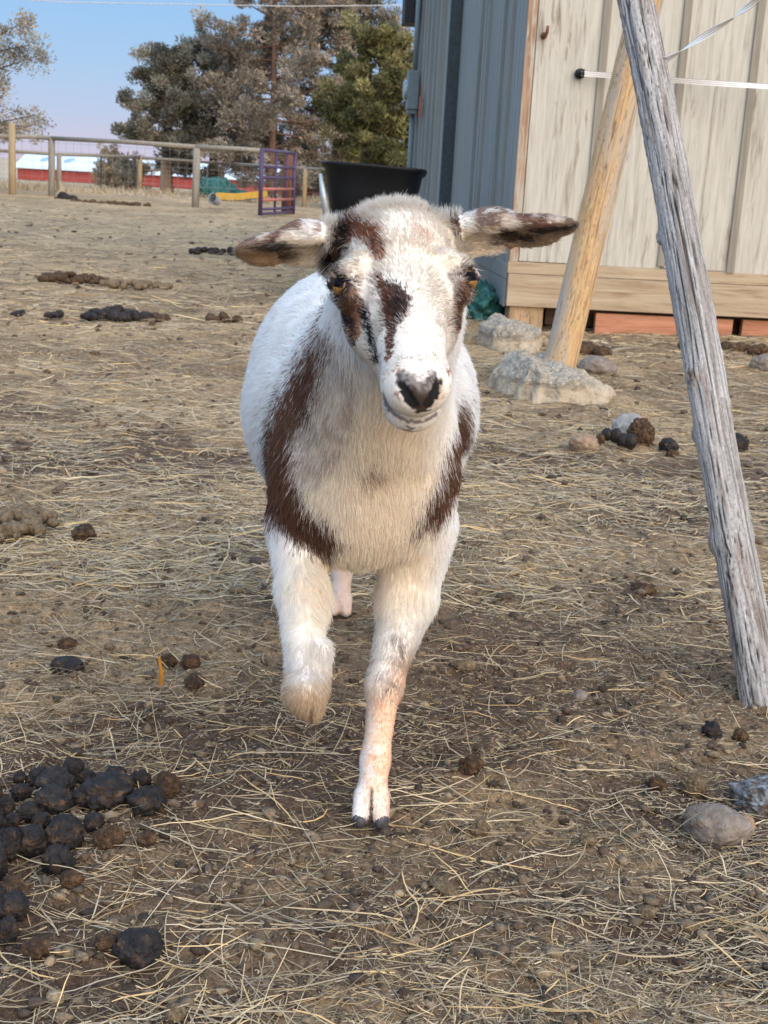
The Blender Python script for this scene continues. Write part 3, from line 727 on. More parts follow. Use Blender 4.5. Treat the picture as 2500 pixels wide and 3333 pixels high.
def grade(segs):
    out = []
    for a, b, h in segs:
        n = max(1, int(round((b - a) / h))); out += list(a + (b - a) * np.arange(n) / n)
    return np.array(out + [segs[-1][1]], np.float64)

# head frame: w to the goat's left (picture right), n down the face to the nose, o out of the face
HE = np.array([.006, 1.262, .664])
HS = 1.075
_yaw, _hr, _pit = .12, .09, math.radians(41)
_h0 = np.array([math.sin(_yaw), -math.cos(_yaw), 0]); _w0 = np.array([math.cos(_yaw), math.sin(_yaw), 0]); _z0 = np.array([0, 0, 1.])
HW = _w0 * math.cos(_hr) + _z0 * math.sin(_hr); _zz = _z0 * math.cos(_hr) - _w0 * math.sin(_hr)
HN = _h0 * math.cos(_pit) - _zz * math.sin(_pit)
HO = _h0 * math.sin(_pit) + _zz * math.cos(_pit)
HB = np.stack([HW, HN, HO])
def hl(a, b, c): return HE + HS * (a * HW + b * HN + c * HO)

f = Field(grade([(-.25, .25, .0036)]), grade([(1.09, 1.42, .0034), (1.42, 1.62, .005), (1.62, 2.42, .009)]),
          grade([(-.01, .50, .0055), (.50, .79, .0034)]))
# trunk
f.ell((-.042, 1.87, .427), (.166, .31, .163), k=.03)
f.ell((-.060, 1.98, .490), (.138, .24, .118), k=.04)
f.ell((-.030, 1.60, .430), (.098, .15, .138), k=.05)
f.ell((-.055, 2.12, .470), (.118, .15, .130), k=.06)
f.ell((-.030, 1.62, .545), (.060, .14, .060), k=.06)
# neck
f.cone((-.028, 1.56, .455), (.002, 1.40, .625), .088, .066, k=.05)
f.cone((-.025, 1.50, .40), (.004, 1.37, .575), .070, .052, k=.05)
# breast and shoulders
f.ell((-.032, 1.49, .375), (.066, .07, .075), k=.04)
f.ell((-.098, 1.535, .375), (.038, .075, .11), k=.04)
f.ell((.042, 1.535, .375), (.040, .075, .11), k=.04)
# planted foreleg
PL = [(.040, 1.53, .335), (.034, 1.505, .250), (.012, 1.452, .158), (.006, 1.432, .070), (.004, 1.415, .026)]
for (a, b, ra, rb) in ((0, 1, .048, .033), (1, 2, .033, .0190), (2, 3, .0190, .0155), (3, 4, .0155, .0185)):
    f.cone(PL[a], PL[b], ra, rb, k=.014)
f.ell(PL[2], (.0195, .021, .024), k=.01)
for s_ in (-1, 1):
    f.cone((.004 + s_ * .0095, 1.412, .032), (.0035 + s_ * .0115, 1.398, .010), .0115, .0105, k=.003)
# lifted foreleg: knee carried forward, cannon folded back
LL = [(-.100, 1.52, .335), (-.090, 1.44, .275), (-.077, 1.340, .188), (-.076, 1.440, .196), (-.078, 1.485, .178)]
for (a, b, ra, rb) in ((0, 1, .040, .025), (1, 2, .025, .0172), (2, 3, .0185, .0140), (3, 4, .0140, .015)):
    f.cone(LL[a], LL[b], ra, rb, k=.014)
f.ell(LL[2], (.0185, .020, .023), k=.01)
f.cone(LL[2], (-.067, 1.336, .168), .017, .0105, k=.012)
f.cone((-.064, 1.372, .228), (-.061, 1.362, .182), .012, .011, k=.006)
# hind legs
for hx, hy, sx in ((-.068, 2.160, -.105), (.034, 2.03, .045)):
    q = [(sx, hy - .10, .40), (sx, hy - .09, .30), (hx, hy + .055, .205), (hx, hy + .015, .075), (hx, hy - .005, .026)]
    for (a, b, ra, rb) in ((0, 1, .085, .055), (1, 2, .052, .022), (2, 3, .020, .015), (3, 4, .015, .018)):
        f.cone(q[a], q[b], ra, rb, k=.02)
    for s_ in (-1, 1):
        f.cone((hx + s_ * .0095, hy - .006, .030), (hx + s_ * .011, hy - .018, .010), .0115, .0105, k=.003)
f.cone((-.06, 2.25, .52), (-.06, 2.30, .58), .022, .012, k=.02)                 # short tail
# head
f.ell(hl(0, -.040, -.042), (0.0530, 0.0624, 0.0624), HB, k=.03)
f.ell(hl(0, -.058, -.032), (0.0505, 0.0323, 0.0452), HB, k=.02)
f.cone(hl(0, -.01, -.028), hl(0, .103, -.022), .0455, .0285, k=.02)
f.cone(hl(0, -.005, -.074), hl(0, .100, -.058), 0.0370, 0.0240, k=.02)
for s_ in (-1, 1):
    f.ell(hl(s_ * .027, .006, -.048), (0.0301, 0.0537, 0.0387), HB, k=.02)
    f.ell(hl((-.050 if s_ < 0 else .053), .000, -.018), (0.0177, 0.0236, 0.0193), HB, k=.012)
    f.cone(hl(s_ * .040, -.010, .003), hl(s_ * .058, -.0065, -.010), 0.0091, 0.0081, k=.01)      # brow
f.ell(hl(0, .112, -.026), (0.0333, 0.0290, 0.0290), HB, k=.012)
f.ell(hl(0, .125, -.020), (0.0253, 0.0183, 0.0215), HB, k=.008)
f.ell(hl(0, .104, -.066), (0.0275, 0.0265, 0.0215), HB, k=.012)
# mouth slit, nostrils, philtrum
for s_ in (-1, 1):
    f.cone(hl(s_ * .001, .139, -.0490), hl(s_ * .030, .104, -.0500), .0010, .0009, k=.003, cut=True)
    f.cone(hl(s_ * .0060, .1445, -.0170), hl(s_ * .0185, .1285, -.0010), .0046, .0038, k=.003, cut=True)
f.cone(hl(0, .146, -.029), hl(0, .141, -.045), .0015, .0015, k=.003, cut=True)
# ears: half tubes held out sideways, opening forward and down
EARS = {}
for s_, root, mid, tip, up in ((-1, hl(-.048, -.074, -.040), None, np.array([-.166, 1.318, .668]), 1), (1, hl(.048, -.074, -.040), None, np.array([.180, 1.338, .712]), 1)):
    ax = tip - root; L = np.linalg.norm(ax); ax = ax / L
    op = np.array([0, -.80, -.60]); op = op - ax * (op @ ax); op /= np.linalg.norm(op)
    up = np.cross(ax, op) * (1 if s_ < 0 else -1); up = up / np.linalg.norm(up)
    if up[2] < 0: up = -up
    EARS[s_] = (root, ax, op, up, L)
    c1 = root + ax * L * .36 + up * .004
    f.cone(root + ax * .004, c1, .028, .0255, k=.016, flat=op, fs=.62)
    f.cone(c1, root + ax * L * .74 - up * .001, .0255, .0158, k=.008, flat=op, fs=.5)
    f.cone(root + ax * L * .70, tip - ax * .011, .0154, .0090, k=.008, flat=op, fs=.42)
    f.cone(root + ax * L * .26 + op * .013 - up * .004, root + ax * L * .50 + op * .010 - up * .004, .0185, .0150, k=.006, flat=op, fs=.85, cut=True)
    f.cone(root + ax * L * .52 + op * .012 - up * .004, tip - ax * .018 + op * .0075 - up * .002, .0125, .0055, k=.005, flat=op, fs=.7, cut=True)
    f.cone(root + ax * L * .46 + up * .021 + op * .004, tip - ax * .012 + up * .0085 + op * .004, .0045, .0035, k=.006)     # folded rim
# eye sockets
EYES = {}
for s_ in (-1, 1):
    EYES[s_] = hl((-.0540 if s_ < 0 else .0575), .004, -.014)
    f.ell(EYES[s_] + HW * s_ * .006 + HO * .004, (.0105, .0125, .0105), HB, k=.004, cut=True)
for s_ in (-1, 1):                                                          # upper lids
    f.cone(EYES[s_] - HN * .0086 + HO * .0085 - HW * s_ * .008, EYES[s_] - HN * .0076 - HO * .003 + HW * s_ * .0105, .0062, .0056, k=.004)
GP, GQ = f.nets()
del f.V
# one relaxing pass
def relax(P, Q, it=2, lam=.5):
    for _ in range(it):
        acc = np.zeros_like(P); w = np.zeros(len(P))
        for a in range(4):
            for b in (1, 3):
                np.add.at(acc, Q[:, a], P[Q[:, (a + b) % 4]]); np.add.at(w, Q[:, a], 1)
        P = P + lam * (acc / np.maximum(w, 1)[:, None] - P)
    return P
GP = relax(GP, GQ, 1, .4)
def vnormals(P, Q):
    fn = np.cross(P[Q[:, 2]] - P[Q[:, 0]], P[Q[:, 3]] - P[Q[:, 1]])
    N = np.zeros_like(P)
    for a in range(4): np.add.at(N, Q[:, a], fn)
    return N / (np.linalg.norm(N, axis=1, keepdims=True) + 1e-12), np.linalg.norm(fn, axis=1) * .5
GN, GA = vnormals(GP, GQ)
COAT = {
    'blaze': ('H', [(-20.4, 764.1), (-14.0, 764.3), (-10.8, 757.3), (-3.8, 756.9), (5.8, 754.8), (11.0, 749.0), (14.4, 734.3), (10.8, 728.4), (6.9, 720.2), (2.2, 710.8), (-0.2, 695.3), (-2.9, 687.9), (-5.6, 687.3), (-6.4, 706.2), (-9.8, 724.6), (-14.5, 743.2), (-18.1, 754.3)]),
    'eyeL': ('H', [(-60.0, 751.3), (-43.3, 757.1), (-39.6, 751.4), (-30.2, 737.5), (-28.8, 719.9), (-33.0, 706.8), (-37.8, 696.2), (-42.0, 696.9), (-46.6, 706.2), (-50.6, 723.2), (-52.2, 739.6)]),
    'tear': ('H', [(-36.0, 744.5), (-29.6, 740.8), (-23.4, 727.7), (-17.7, 704.8), (-11.6, 683.6), (-16.6, 678.1), (-24.6, 705.9), (-31.8, 723.6)]),
    'eyeR': ('H', [(58.8, 758.0), (72.2, 767.6), (75.4, 760.0), (65.6, 734.0), (64.2, 713.2), (63.0, 688.4), (52.0, 675.8), (50.4, 677.2), (63.3, 690.7), (61.6, 712.1), (54.5, 724.2), (53.0, 738.0)]),
    'nose': ('H', [(2.8, 676.6), (8.6, 681.9), (15.4, 674.6), (22.6, 670.6), (32.2, 674.8), (40.5, 680.8), (42.8, 672.6), (39.0, 662.5), (38.2, 650.3), (33.6, 641.3), (25.2, 641.3), (18.0, 648.8), (8.3, 658.8), (4.3, 665.9)]),
    'nostop': ('H', [(7.2, 683.4), (14.5, 678.9), (21.6, 677.4), (33.3, 680.8), (38.3, 685.7), (40.5, 680.8), (32.2, 674.8), (22.6, 670.6), (15.4, 674.6)]),
    'lipL': ('H', [(0.0, 680.2), (3.2, 684.1), (6.2, 680.8), (3.7, 672.8), (8.3, 658.8), (18.0, 648.8), (10.9, 648.9), (4.6, 655.8), (2.2, 662.6)]),
    'lipR': ('H', [(41.9, 682.3), (45.4, 672.8), (49.3, 656.4), (44.7, 648.1), (38.7, 646.8), (39.5, 655.8), (41.2, 668.6)]),
    'mouth': ('H', [(-7.5, 660.4), (-3.0, 650.3), (4.8, 638.7), (18.1, 632.5), (32.2, 631.8), (45.0, 640.5), (46.5, 636.3), (32.4, 628.5), (18.0, 628.7), (2.5, 634.8), (-5.2, 643.2)]),
    'chin': ('H', [(14.4, 622.7), (21.6, 623.4), (25.2, 619.0), (14.4, 619.7)]),
    'earstripeL': ('H', [(-53.3, 818.4), (-43.4, 821.9), (-44.9, 801.2), (-53.4, 783.6), (-59.6, 767.2), (-75.3, 771.3), (-69.5, 788.7), (-61.2, 808.5)]),
    'fore': ('H', [(-46.5, 820.7), (-33.5, 814.2), (-17.8, 812.0), (-14.5, 798.2), (-10.8, 786.9), (-14.4, 775.5), (-21.2, 782.6), (-33.8, 796.3), (-44.9, 801.2), (-48.8, 809.9)]),
    'earstripeR': ('H', [(21.5, 832.5), (52.2, 829.5), (57.5, 827.7), (71.9, 816.4), (82.7, 811.0), (82.7, 795.1), (75.6, 801.7), (57.5, 816.6), (50.6, 829.0), (36.0, 828.4)]),
    'bandL': ('B', [(-81.5, 583.7), (-65.0, 600.6), (-76.6, 539.2), (-93.1, 480.8), (-106.7, 453.1), (-106.6, 424.6), (-94.5, 393.1), (-72.0, 371.2), (-46.8, 349.2), (-64.6, 327.2), (-99.9, 332.8), (-122.9, 354.6), (-161.7, 333.0), (-157.0, 409.7), (-145.1, 459.1), (-122.7, 505.2), (-106.3, 541.3)]),
    'neckL': ('B', [(-65.0, 600.6), (-40.5, 573.4), (-39.7, 501.6), (-56.6, 437.1), (-78.5, 409.5), (-106.6, 424.6), (-106.7, 453.1), (-93.1, 480.8), (-76.6, 539.2)]),
    'bandR': ('B', [(93.5, 464.2), (108.7, 437.0), (109.4, 397.2), (84.8, 392.8), (61.3, 360.3), (37.3, 347.1), (44.2, 381.9), (58.5, 409.5), (69.4, 442.4), (77.1, 466.0)]),
    'chest': ('B', [(-28.7, 437.9), (-10.8, 447.6), (-5.1, 428.6), (-18.0, 414.9)]),
    'kneeP': ('B', [(1.1, 206.3), (30.3, 225.7), (33.8, 184.9), (25.0, 162.7), (7.4, 166.2)]),
    'peach': ('B', [(-9.0, 166.0), (26.2, 169.7), (21.9, 42.1), (-15.1, 37.2), (-9.2, 89.6)]),
    'kneeL': ('B', [(-99.9, 212.1), (-51.6, 212.1), (-58.1, 163.7), (-91.7, 171.0)]),
    'earLout': ('L', [(84.4, 15.5), (53.1, 28.6), (39.2, 32.0), (20.2, 29.0), (30.0, 24.1), (48.8, 22.8), (56.0, 17.8), (84.4, 15.5)]),
    'earLrim': ('L', [(95.2, 12.3), (84.4, 15.5), (48.9, 18.5), (44.0, -1.3), (91.9, 9.9)]),
    'earLin': ('L', [(104.4, 4.8), (95.2, 12.3), (50.1, -1.9), (37.4, -8.3), (45.4, -17.7), (68.1, -17.5), (93.0, -12.0)]),
    'earLhole': ('L', [(61.8, -10.0), (47.6, -4.6), (40.2, -9.1), (40.2, -15.6), (55.1, -17.6)]),
    'earRmot': ('R', [(73.9, 25.0), (98.3, 19.1), (115.3, 12.7), (98.4, 2.7), (81.6, 10.1)]),
    'earRrim': ('R', [(81.6, 10.1), (110.5, 8.9), (133.8, 5.4), (136.2, -0.2), (112.5, -0.5), (93.4, -3.6)]),
    'earRhole': ('R', [(58.0, 19.8), (75.5, -1.6), (90.4, -0.6), (95.9, -7.8), (65.6, -12.8), (53.8, 0.6)]),
    'earRtip': ('R', [(96.9, -4.3), (134.6, 2.2), (132.7, -4.5), (110.3, -10.7), (76.5, -14.4)]),
}
def in_poly(x, y, poly):
    p = np.asarray(poly); r = np.zeros(x.shape, bool); n = len(p); j = n - 1
    for i in range(n):
        c = (p[i, 1] > y) != (p[j, 1] > y)
        t = (p[j, 0] - p[i, 0]) * (y - p[i, 1]) / (p[j, 1] - p[i, 1] + 1e-9) + p[i, 0]
        r ^= c & (x < t); j = i
    return r

def regions(P):
    hb = (P - HE) @ HB.T / HS
    ear = np.zeros(len(P), int); et = np.zeros((len(P), 3))
    for s_ in (-1, 1):
        root, ax, op, up, L = EARS[s_]
        q = P - root; m = ((q @ ax) > .022) & ((q @ ax) < L + .03) & (np.abs(q @ up) < .055) & (np.abs(q @ op) < .05)
        ear[m] = s_; et[m] = np.stack([q @ ax, q @ up, q @ op], -1)[m]
    head = (np.abs(hb[:, 0]) < .085) & (hb[:, 2] > -.088 - .15 * np.clip(hb[:, 1], -1, 0)) & (hb[:, 1] > -.105) & (P[:, 1] < 1.40) & (ear == 0)
    return hb, head, ear, et

WHITE, CREAM, DARK, BROWN, RED = (np.array(c) for c in ((.82, .81, .79), (.93, .80, .60), (.050, .030, .024), (.195, .098, .062), (.28, .13, .068)))
def coat(P, jit=.0035, rng=None):
    """coat colour at points of the goat's skin: patches belong to the skin, edges feathered by jitter"""
    rng = rng or np.random.default_rng(3)
    J = P + rng.normal(0, jit, P.shape) + .004 * np.stack([fbm(P * 60, 2, 5 + k) for k in range(3)], -1)
    hb, head, ear, et = regions(P)
    X, Z = J[:, 0] * 1000, (J[:, 2] * .9962 + J[:, 1] * .0872) * 1000
    Zb = J[:, 2] * 1000
    C = np.tile(WHITE, (len(P), 1)); C *= (1 + .05 * fbm(P * 40, 2, 9))[:, None]; C[head] = C[head] * np.array([.89, .845, .78]) ; C[~head & (P[:, 2] > .24)] *= 1.13  # head creamier; trunk white raised to offset the fur's self-shadow
    def put(m, c, amt=1.):
        C[m] = C[m] * (1 - amt) + np.asarray(c) * amt
    def grad(w, c):
        C[:] = C * (1 - w[:, None]) + np.asarray(c) * w[:, None]
    def pm(k):
        kind, po = COAT[k]
        if kind == 'H': return head & in_poly(X, Z, po)
        if kind == 'B': return (P[:, 1] < 1.80) & ~head & (ear == 0) & in_poly(X, Zb, po)
        return (ear == (-1 if kind == 'L' else 1)) & in_poly(et[:, 0] * 1000 + rng.normal(0, 2, len(P)), et[:, 1] * 1000 + rng.normal(0, 1.5, len(P)), po)
    XP, ZP = P[:, 0] * 1000, (P[:, 2] * .9962 + P[:, 1] * .0872) * 1000
    body = ~head & (ear == 0)
    # creamy breast and throat
    front = body & (P[:, 1] < 1.62)
    grad(np.where(front, .55 * sst(.20, .30, P[:, 2]) * (1 - sst(.50, .60, P[:, 2])) * (1 - sst(.05, .11, np.abs(P[:, 0] + .02))), 0), CREAM)
    grad(np.where(head, .30 * sst(-.02, -.06, hb[:, 1] * 0 - .01 - .04 * np.clip(1 - np.abs(hb[:, 1] + .02) / .06, 0, 1)), 0), (.80, .68, .52))
    nz = fbm(P * 90, 3, 31)
    m = pm('neckL'); put(m & (nz + rng.normal(0, .25, len(P)) > -.05), (.34, .25, .20), .45); put(m, (.50, .42, .36), .2)  # grey-brown blend between the left band and the neck
    for k in ('bandL', 'bandR'):
        m = pm(k); put(m, BROWN); put(m & (rng.random(len(P)) < .25), DARK, .7)
        put(m & (rng.random(len(P)) < .10), (.30, .19, .14))
    put(pm('chest'), (.30, .17, .08), .6)
    m = body & (P[:, 1] < 1.6) & (P[:, 0] > -.03); grad(m * .75 * np.exp(-((P[:, 2] - .178) / .028) ** 2) * sst(.0, .03, P[:, 0] + .02 * nz), (.42, .28, .16)); put(pm('kneeP') & (nz > .30), (.10, .06, .04), .7)
    w_ = (body & (P[:, 1] < 1.6) & (P[:, 0] > -.03)) * sst(.185, .135, P[:, 2] + .03 * nz) * (.55 + .45 * sst(.02, .06, P[:, 2])) * sst(-.035, .02, P[:, 0] + .03 * nz); grad(w_ * .85, (.82, .54, .35))
    grad((body & (P[:, 1] < 1.48) & (P[:, 0] < -.03)) * .8 * sst(.228, .190, P[:, 2] + .014 * nz + .25 * np.clip(P[:, 0] + .070, 0, 1)), (.55, .40, .23))
    hind = body & (P[:, 1] > 1.8) & (P[:, 2] < .20)
    put(hind, (.84, .58, .42), .6)
    put(body & (P[:, 1] < 1.37) & (P[:, 2] < .185) & (np.abs(P[:, 0] + .067) < .0016), (.16, .10, .06), .7)
    # face
    m = pm('blaze'); put(m, DARK * 1.1); left = m & (X < -7 + (740 - Z) * .10 + 5 * nz + rng.normal(0, 2, len(P))); put(m & left, (.20, .085, .045), .85)
    m = pm('eyeL') | pm('eyeR'); put(m, BROWN); put(m & (nz > .0), DARK); put(m & (hb[:, 1] > .03) & (nz < .15), RED, .8)
    m = head & in_poly(XP + rng.normal(0, 1.2, len(P)), ZP, COAT['tear'][1]); put(m & (nz + .5 > rng.normal(0, .3, len(P))), (.028, .027, .030))
    m = pm('earstripeL') | pm('earstripeR'); put(m, (.035, .022, .02)); put(m & (nz > .1), BROWN, .8)
    m = pm('fore'); put(m & (nz > -.45), (.24, .10, .055)); put(m & (nz > .25), BROWN)
    m = pm('lipL') & (nz > .05); put(m, (.26, .13, .08), .8)
    put(pm('lipR'), (.52, .36, .24), .6)
    m = pm('nostop') & (rng.random(len(P)) < .7); put(m, (.30, .285, .275), .75)
    m = pm('nose'); put(m, (.095, .080, .074)); put(m & (Z < 662), (.055, .036, .031)); put(m & (Z > 664) & (rng.random(len(P)) < .55), (.24, .22, .21), .8)
    for s_ in (-1, 1):
        a_, b_ = hl(s_ * .0060, .1445, -.0170), hl(s_ * .0185, .1285, -.0010); tt = np.clip(((P - a_) @ (b_ - a_)) / ((b_ - a_) @ (b_ - a_)), 0, 1)[:, None]
        put(head & (np.linalg.norm(P - a_ - tt * (b_ - a_), axis=1) < .0058), (.010, .008, .009))
    put(head & in_poly(XP, ZP, COAT['mouth'][1]), (.11, .09, .088), .8); put(pm('chin'), (.05, .04, .04), .8)
    put(head & (np.linalg.norm(J - hl(.022, -.03, .012), axis=1) < .010), (.55, .32, .2), .4)
    # dark eyelids, pale brows
    for s_ in (-1, 1):
        d = np.linalg.norm((J - EYES[s_]) * 1.0, axis=1)
        put(head & (d < .0205), (.13, .085, .065), .65); put(head & (d < .0155), (.022, .017, .016))
    sp = head & (np.abs(fbm(P * 240, 2, 77)) > .66) & (hb[:, 1] > .09) & (hb[:, 1] < .13); put(sp, (.12, .10, .10), .6)
    # ears
    e = ear != 0
    if e.any():
        t, u, o = et[:, 0], et[:, 1], et[:, 2]
        back = e & (o < -.004)
        tip = sst(.055, .085, t)
        mott = nz + .4 * fbm(P * 35, 2, 8)
        put(e, (.66, .58, .48), .55)
        w = e & (t < .050) & (u > -.006); put(w, WHITE, .9)
        put(e & (t > .035) & (t < .105) & (u > .012) & (mott > -.05), (.30, .19, .145), .75)
        put(e & (t > .06) & (u <= .013), (.30, .20, .12), .85)
        put(e & (t > .06) & (u <= -.004), (.46, .34, .23), .6)
        put(back & (mott > -.05), (.32, .22, .18), .7)
        for k in ('earLout', 'earRmot'): put(pm(k) & (mott > -.25), (.24, .12, .085), .8)
        put(pm('earLin'), (.42, .29, .18), .7); put(pm('earRtip'), (.27, .20, .14), .85)
        for k in ('earLhole', 'earRhole'): put(pm(k), (.05, .032, .025), .85)
        for k in ('earLrim', 'earRrim'): put(pm(k), (.045, .04, .045), .9)
        inner = e & (t > .02) & (t < .055) & (u > -.02) & (u < .022) & (o > -.012)
        put(inner & (rng.random(len(P)) < .8), (.70, .60, .44), .6)
        put(e & (t > .047) & (t < .064) & (u > -.014) & (u < .010) & (o > -.02) & (rng.random(len(P)) < .8), (.09, .055, .035), .8)  # shade deep in the ear cup, painted as dark brown
    # dark toe tips; shade in the hoof cleft painted as a dark line
    put(body & (P[:, 2] < .012) & (P[:, 1] < 1.7), (.14, .12, .12), .8)
    put(body & (P[:, 2] < .045) & (P[:, 1] < 1.415) & (np.abs(P[:, 0] - .004) < .0016 + .0016 * sst(.04, .01, P[:, 2])), (.05, .04, .04), .85)
    return np.clip(C, .01, .94)

# ---- body mesh, fur, eyes, hooves
t = NT('goat_skin'); M_SKIN = t.done(t.attr(), .8)
t = NT('goat_fur'); t.b.inputs['Roughness'].default_value = .55; t.b.inputs["Specular IOR Level"].default_value = .2
tr = t.n.new("ShaderNodeBsdfTranslucent"); ca = t.attr(); t.l.new(ca, tr.inputs[0]); t.l.new(ca, t.b.inputs["Base Color"])
ms = t.n.new("ShaderNodeMixShader"); ms.inputs[0].default_value = .52
t.l.new(t.b.outputs[0], ms.inputs[1]); t.l.new(tr.outputs[0], ms.inputs[2]); t.l.new(ms.outputs[0], t.n["Material Output"].inputs["Surface"])
M_FUR = t.m

goat = empty('goat', (0.0, 1.7, 0))
tag(goat, 'white goat with brown face patches and shoulder bands walking forward, one foreleg lifted', 'goat')
GB = np.array([0.0, 1.7, 0])
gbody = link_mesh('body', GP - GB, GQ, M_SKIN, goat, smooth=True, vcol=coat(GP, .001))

def make_fur(n):
    rng = np.random.default_rng(11)
    A = GA.copy()
    cen = GP[GQ].mean(1); fnrm = GN[GQ].mean(1)
    hb, head, ear, et = regions(cen)
    near = np.where(cen[:, 1] < 1.45, 1.6, 1.0); near[head] = 3.2; near[ear != 0] = 3.2
    near[cen[:, 1] > 1.75] *= .8
    near[fnrm[:, 1] > .55] *= .25                                   # far side: thinner
    lid = np.zeros(len(cen), bool)
    for s_ in (-1, 1): lid |= np.linalg.norm(cen - EYES[s_] - HO * .002 - HW * s_ * .004, axis=1) < .0135
    _X, _Z = cen[:, 0] * 1000, (cen[:, 2] * .9962 + cen[:, 1] * .0872) * 1000
    nosepad = head & in_poly(_X, _Z, COAT['nose'][1])
    A = A * near; A[lid] = 0; A[nosepad] *= .45; A[cen[:, 2] < .004] = 0
    fi = rng.choice(len(A), n, p=A / A.sum())
    q = GQ[fi]; w = rng.random((n, 2)); w = np.stack([(1 - w[:, 0]) * (1 - w[:, 1]), w[:, 0] * (1 - w[:, 1]), w[:, 0] * w[:, 1], (1 - w[:, 0]) * w[:, 1]], -1)
    R0 = (GP[q] * w[..., None]).sum(1); N = (GN[q] * w[..., None]).sum(1); N /= np.linalg.norm(N, axis=1, keepdims=True)
    hb, head, ear, et = regions(R0)
    x, y, z = R0.T
    # comb
    T = np.tile(np.array([0, .55, -1.0]), (n, 1))
    breast = (~head) & (ear == 0) & (y < 1.62)
    T[breast] = np.array([0, .10, -1.0])
    T[breast, 0] += -.5 * np.clip((x[breast] + .02) / .1, -1, 1) * (z[breast] < .36)
    T[(y > 1.62)] = np.array([0, .9, -.55])
    leg = (z < .26) & (ear == 0); T[leg] = np.array([0, .15, -1.0])
    Th = -HN * 1.0 + HW * (hb[:, :1] * 14) ; lowface = hb[:, 1] > .02
    Th[lowface] = -HN * 1.0 + HW * (np.tanh(hb[lowface, :1] / .02) * .7) - HO * .4
    ch = np.abs(hb[:, 0]) > .04; Th[ch] = -HN * .7 - HO * .9
    T[head] = Th[head]
    poll = head & (hb[:, 1] < -.062); 
    for s_ in (-1, 1):
        m = ear == s_
        T[m] = EARS[s_][1] + EARS[s_][3] * .15
    cn = np.stack([fbm(R0 * 28, 2, 40 + k) for k in range(3)], -1)
    T = T / np.linalg.norm(T, axis=1, keepdims=True) + cn * .55 + rng.normal(0, .12, (n, 3))
    T -= N * (T * N).sum(1, keepdims=True); T /= np.linalg.norm(T, axis=1, keepdims=True) + 1e-9
    # length and lift
    Ln = np.full(n, .024); Lf = np.full(n, .27)
    Ln[breast] = .021; neck = breast & (z > .42); Ln[neck] = .020
    Ln[leg] = .006 + .009 * sst(.12, .26, z[leg]); Lf[leg] = .30
    Ln[(z < .06) & ~head] = .0065
    fl = (z < .34) & (z > .24) & breast & (np.abs(x + .03) < .05); Ln[fl] *= 1.25
    Ln[head] = .0090; Lf[head] = .19
    Ln[head] += .005 * sst(-.03, -.09, hb[head, 1]); Ln[poll] = .0135; Lf[poll] = .45
    Ln[head & (hb[:, 1] > .07)] = .0058; Ln[head & (hb[:, 1] > .118)] = .0036
    nosem = head & in_poly(x * 1000, (z * .9962 + y * .0872) * 1000, COAT['nose'][1]); Ln[nosem] = .0017
    Ln[ear != 0] = .0085; Lf[ear != 0] = .40
    Ln *= rng.uniform(.55, 1.15, n) * (1 + .25 * fbm(R0 * 30, 2, 60)); Lf *= rng.uniform(.6, 1.4, n)
    Lf = np.clip(Lf + .14 * fbm(R0 * 45, 2, 61), .05, 1.6)
    K_ = 5; s = np.linspace(0, 1, K_)
    D0 = T + N * Lf[:, None] * 1.5; D0 /= np.linalg.norm(D0, axis=1, keepdims=True)
    D1 = T + N * Lf[:, None] * .25 + np.array([0, 0, -.25]) * (~poll[:, None] & (Ln[:, None] > .016)); D1 /= np.linalg.norm(D1, axis=1, keepdims=True)
    D1[poll] = (N + .35 * cn * 2 + rng.normal(0, .18, (n, 3)))[poll]
    curl = rng.normal(0, .16, (n, 3))
    pts = np.empty((n, K_, 3))
    for i, t_ in enumerate(s):
        pts[:, i] = R0 - N * .0008 + Ln[:, None] * (D0 * (t_ - .5 * t_ * t_) + D1 * .5 * t_ * t_ + curl * t_ * t_ * .6)
    # locks: tips gather towards a neighbour's tip
    cell = np.floor((R0 + .004 * cn) / .0085).astype(np.int64); key = cell @ np.array([73856093, 19349663, 83492791])
    u, inv = np.unique(key, return_inverse=True)
    cnt = np.bincount(inv); ctr = np.stack([np.bincount(inv, pts[:, -1, k]) / cnt for k in range(3)], -1)[inv]
    cl = np.where(Ln > .014, .42, .22) * rng.uniform(.3, 1.2, n)
    for i, t_ in enumerate(s): pts[:, i] += (ctr - pts[:, -1]) * (cl * t_ ** 2)[:, None] if i < K_ - 1 else 0
    pts[:, -1] += (ctr - pts[:, -1]) * cl[:, None]
    pts[..., 2] = np.maximum(pts[..., 2], .002)
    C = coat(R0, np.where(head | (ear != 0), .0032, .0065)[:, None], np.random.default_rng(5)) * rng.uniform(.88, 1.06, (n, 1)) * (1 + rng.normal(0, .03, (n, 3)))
    rad = np.where(head | (ear != 0), .00017, .00026)[:, None] * np.array([1, 1, .9, .65, .18])[None]
    cu = bpy.data.hair_curves.new('fur'); cu.add_curves([K_] * n)
    cu.attributes['position'].data.foreach_set('vector', (pts - GB).astype(np.float32).ravel())
    ra = cu.attributes.get('radius') or cu.attributes.new('radius', 'FLOAT', 'POINT')
    ra.data.foreach_set('value', rad.astype(np.float32).ravel())
    a = cu.attributes.new('Col', 'FLOAT_COLOR', 'CURVE')
    cc = np.ones((n, 4), np.float32); cc[:, :3] = np.clip(C, .008, .95); a.data.foreach_set('color', cc.ravel())
    cu.materials.append(M_FUR)
    o = bpy.data.objects.new('fur', cu); col.objects.link(o); o.parent = goat
    return o
make_fur(470000)

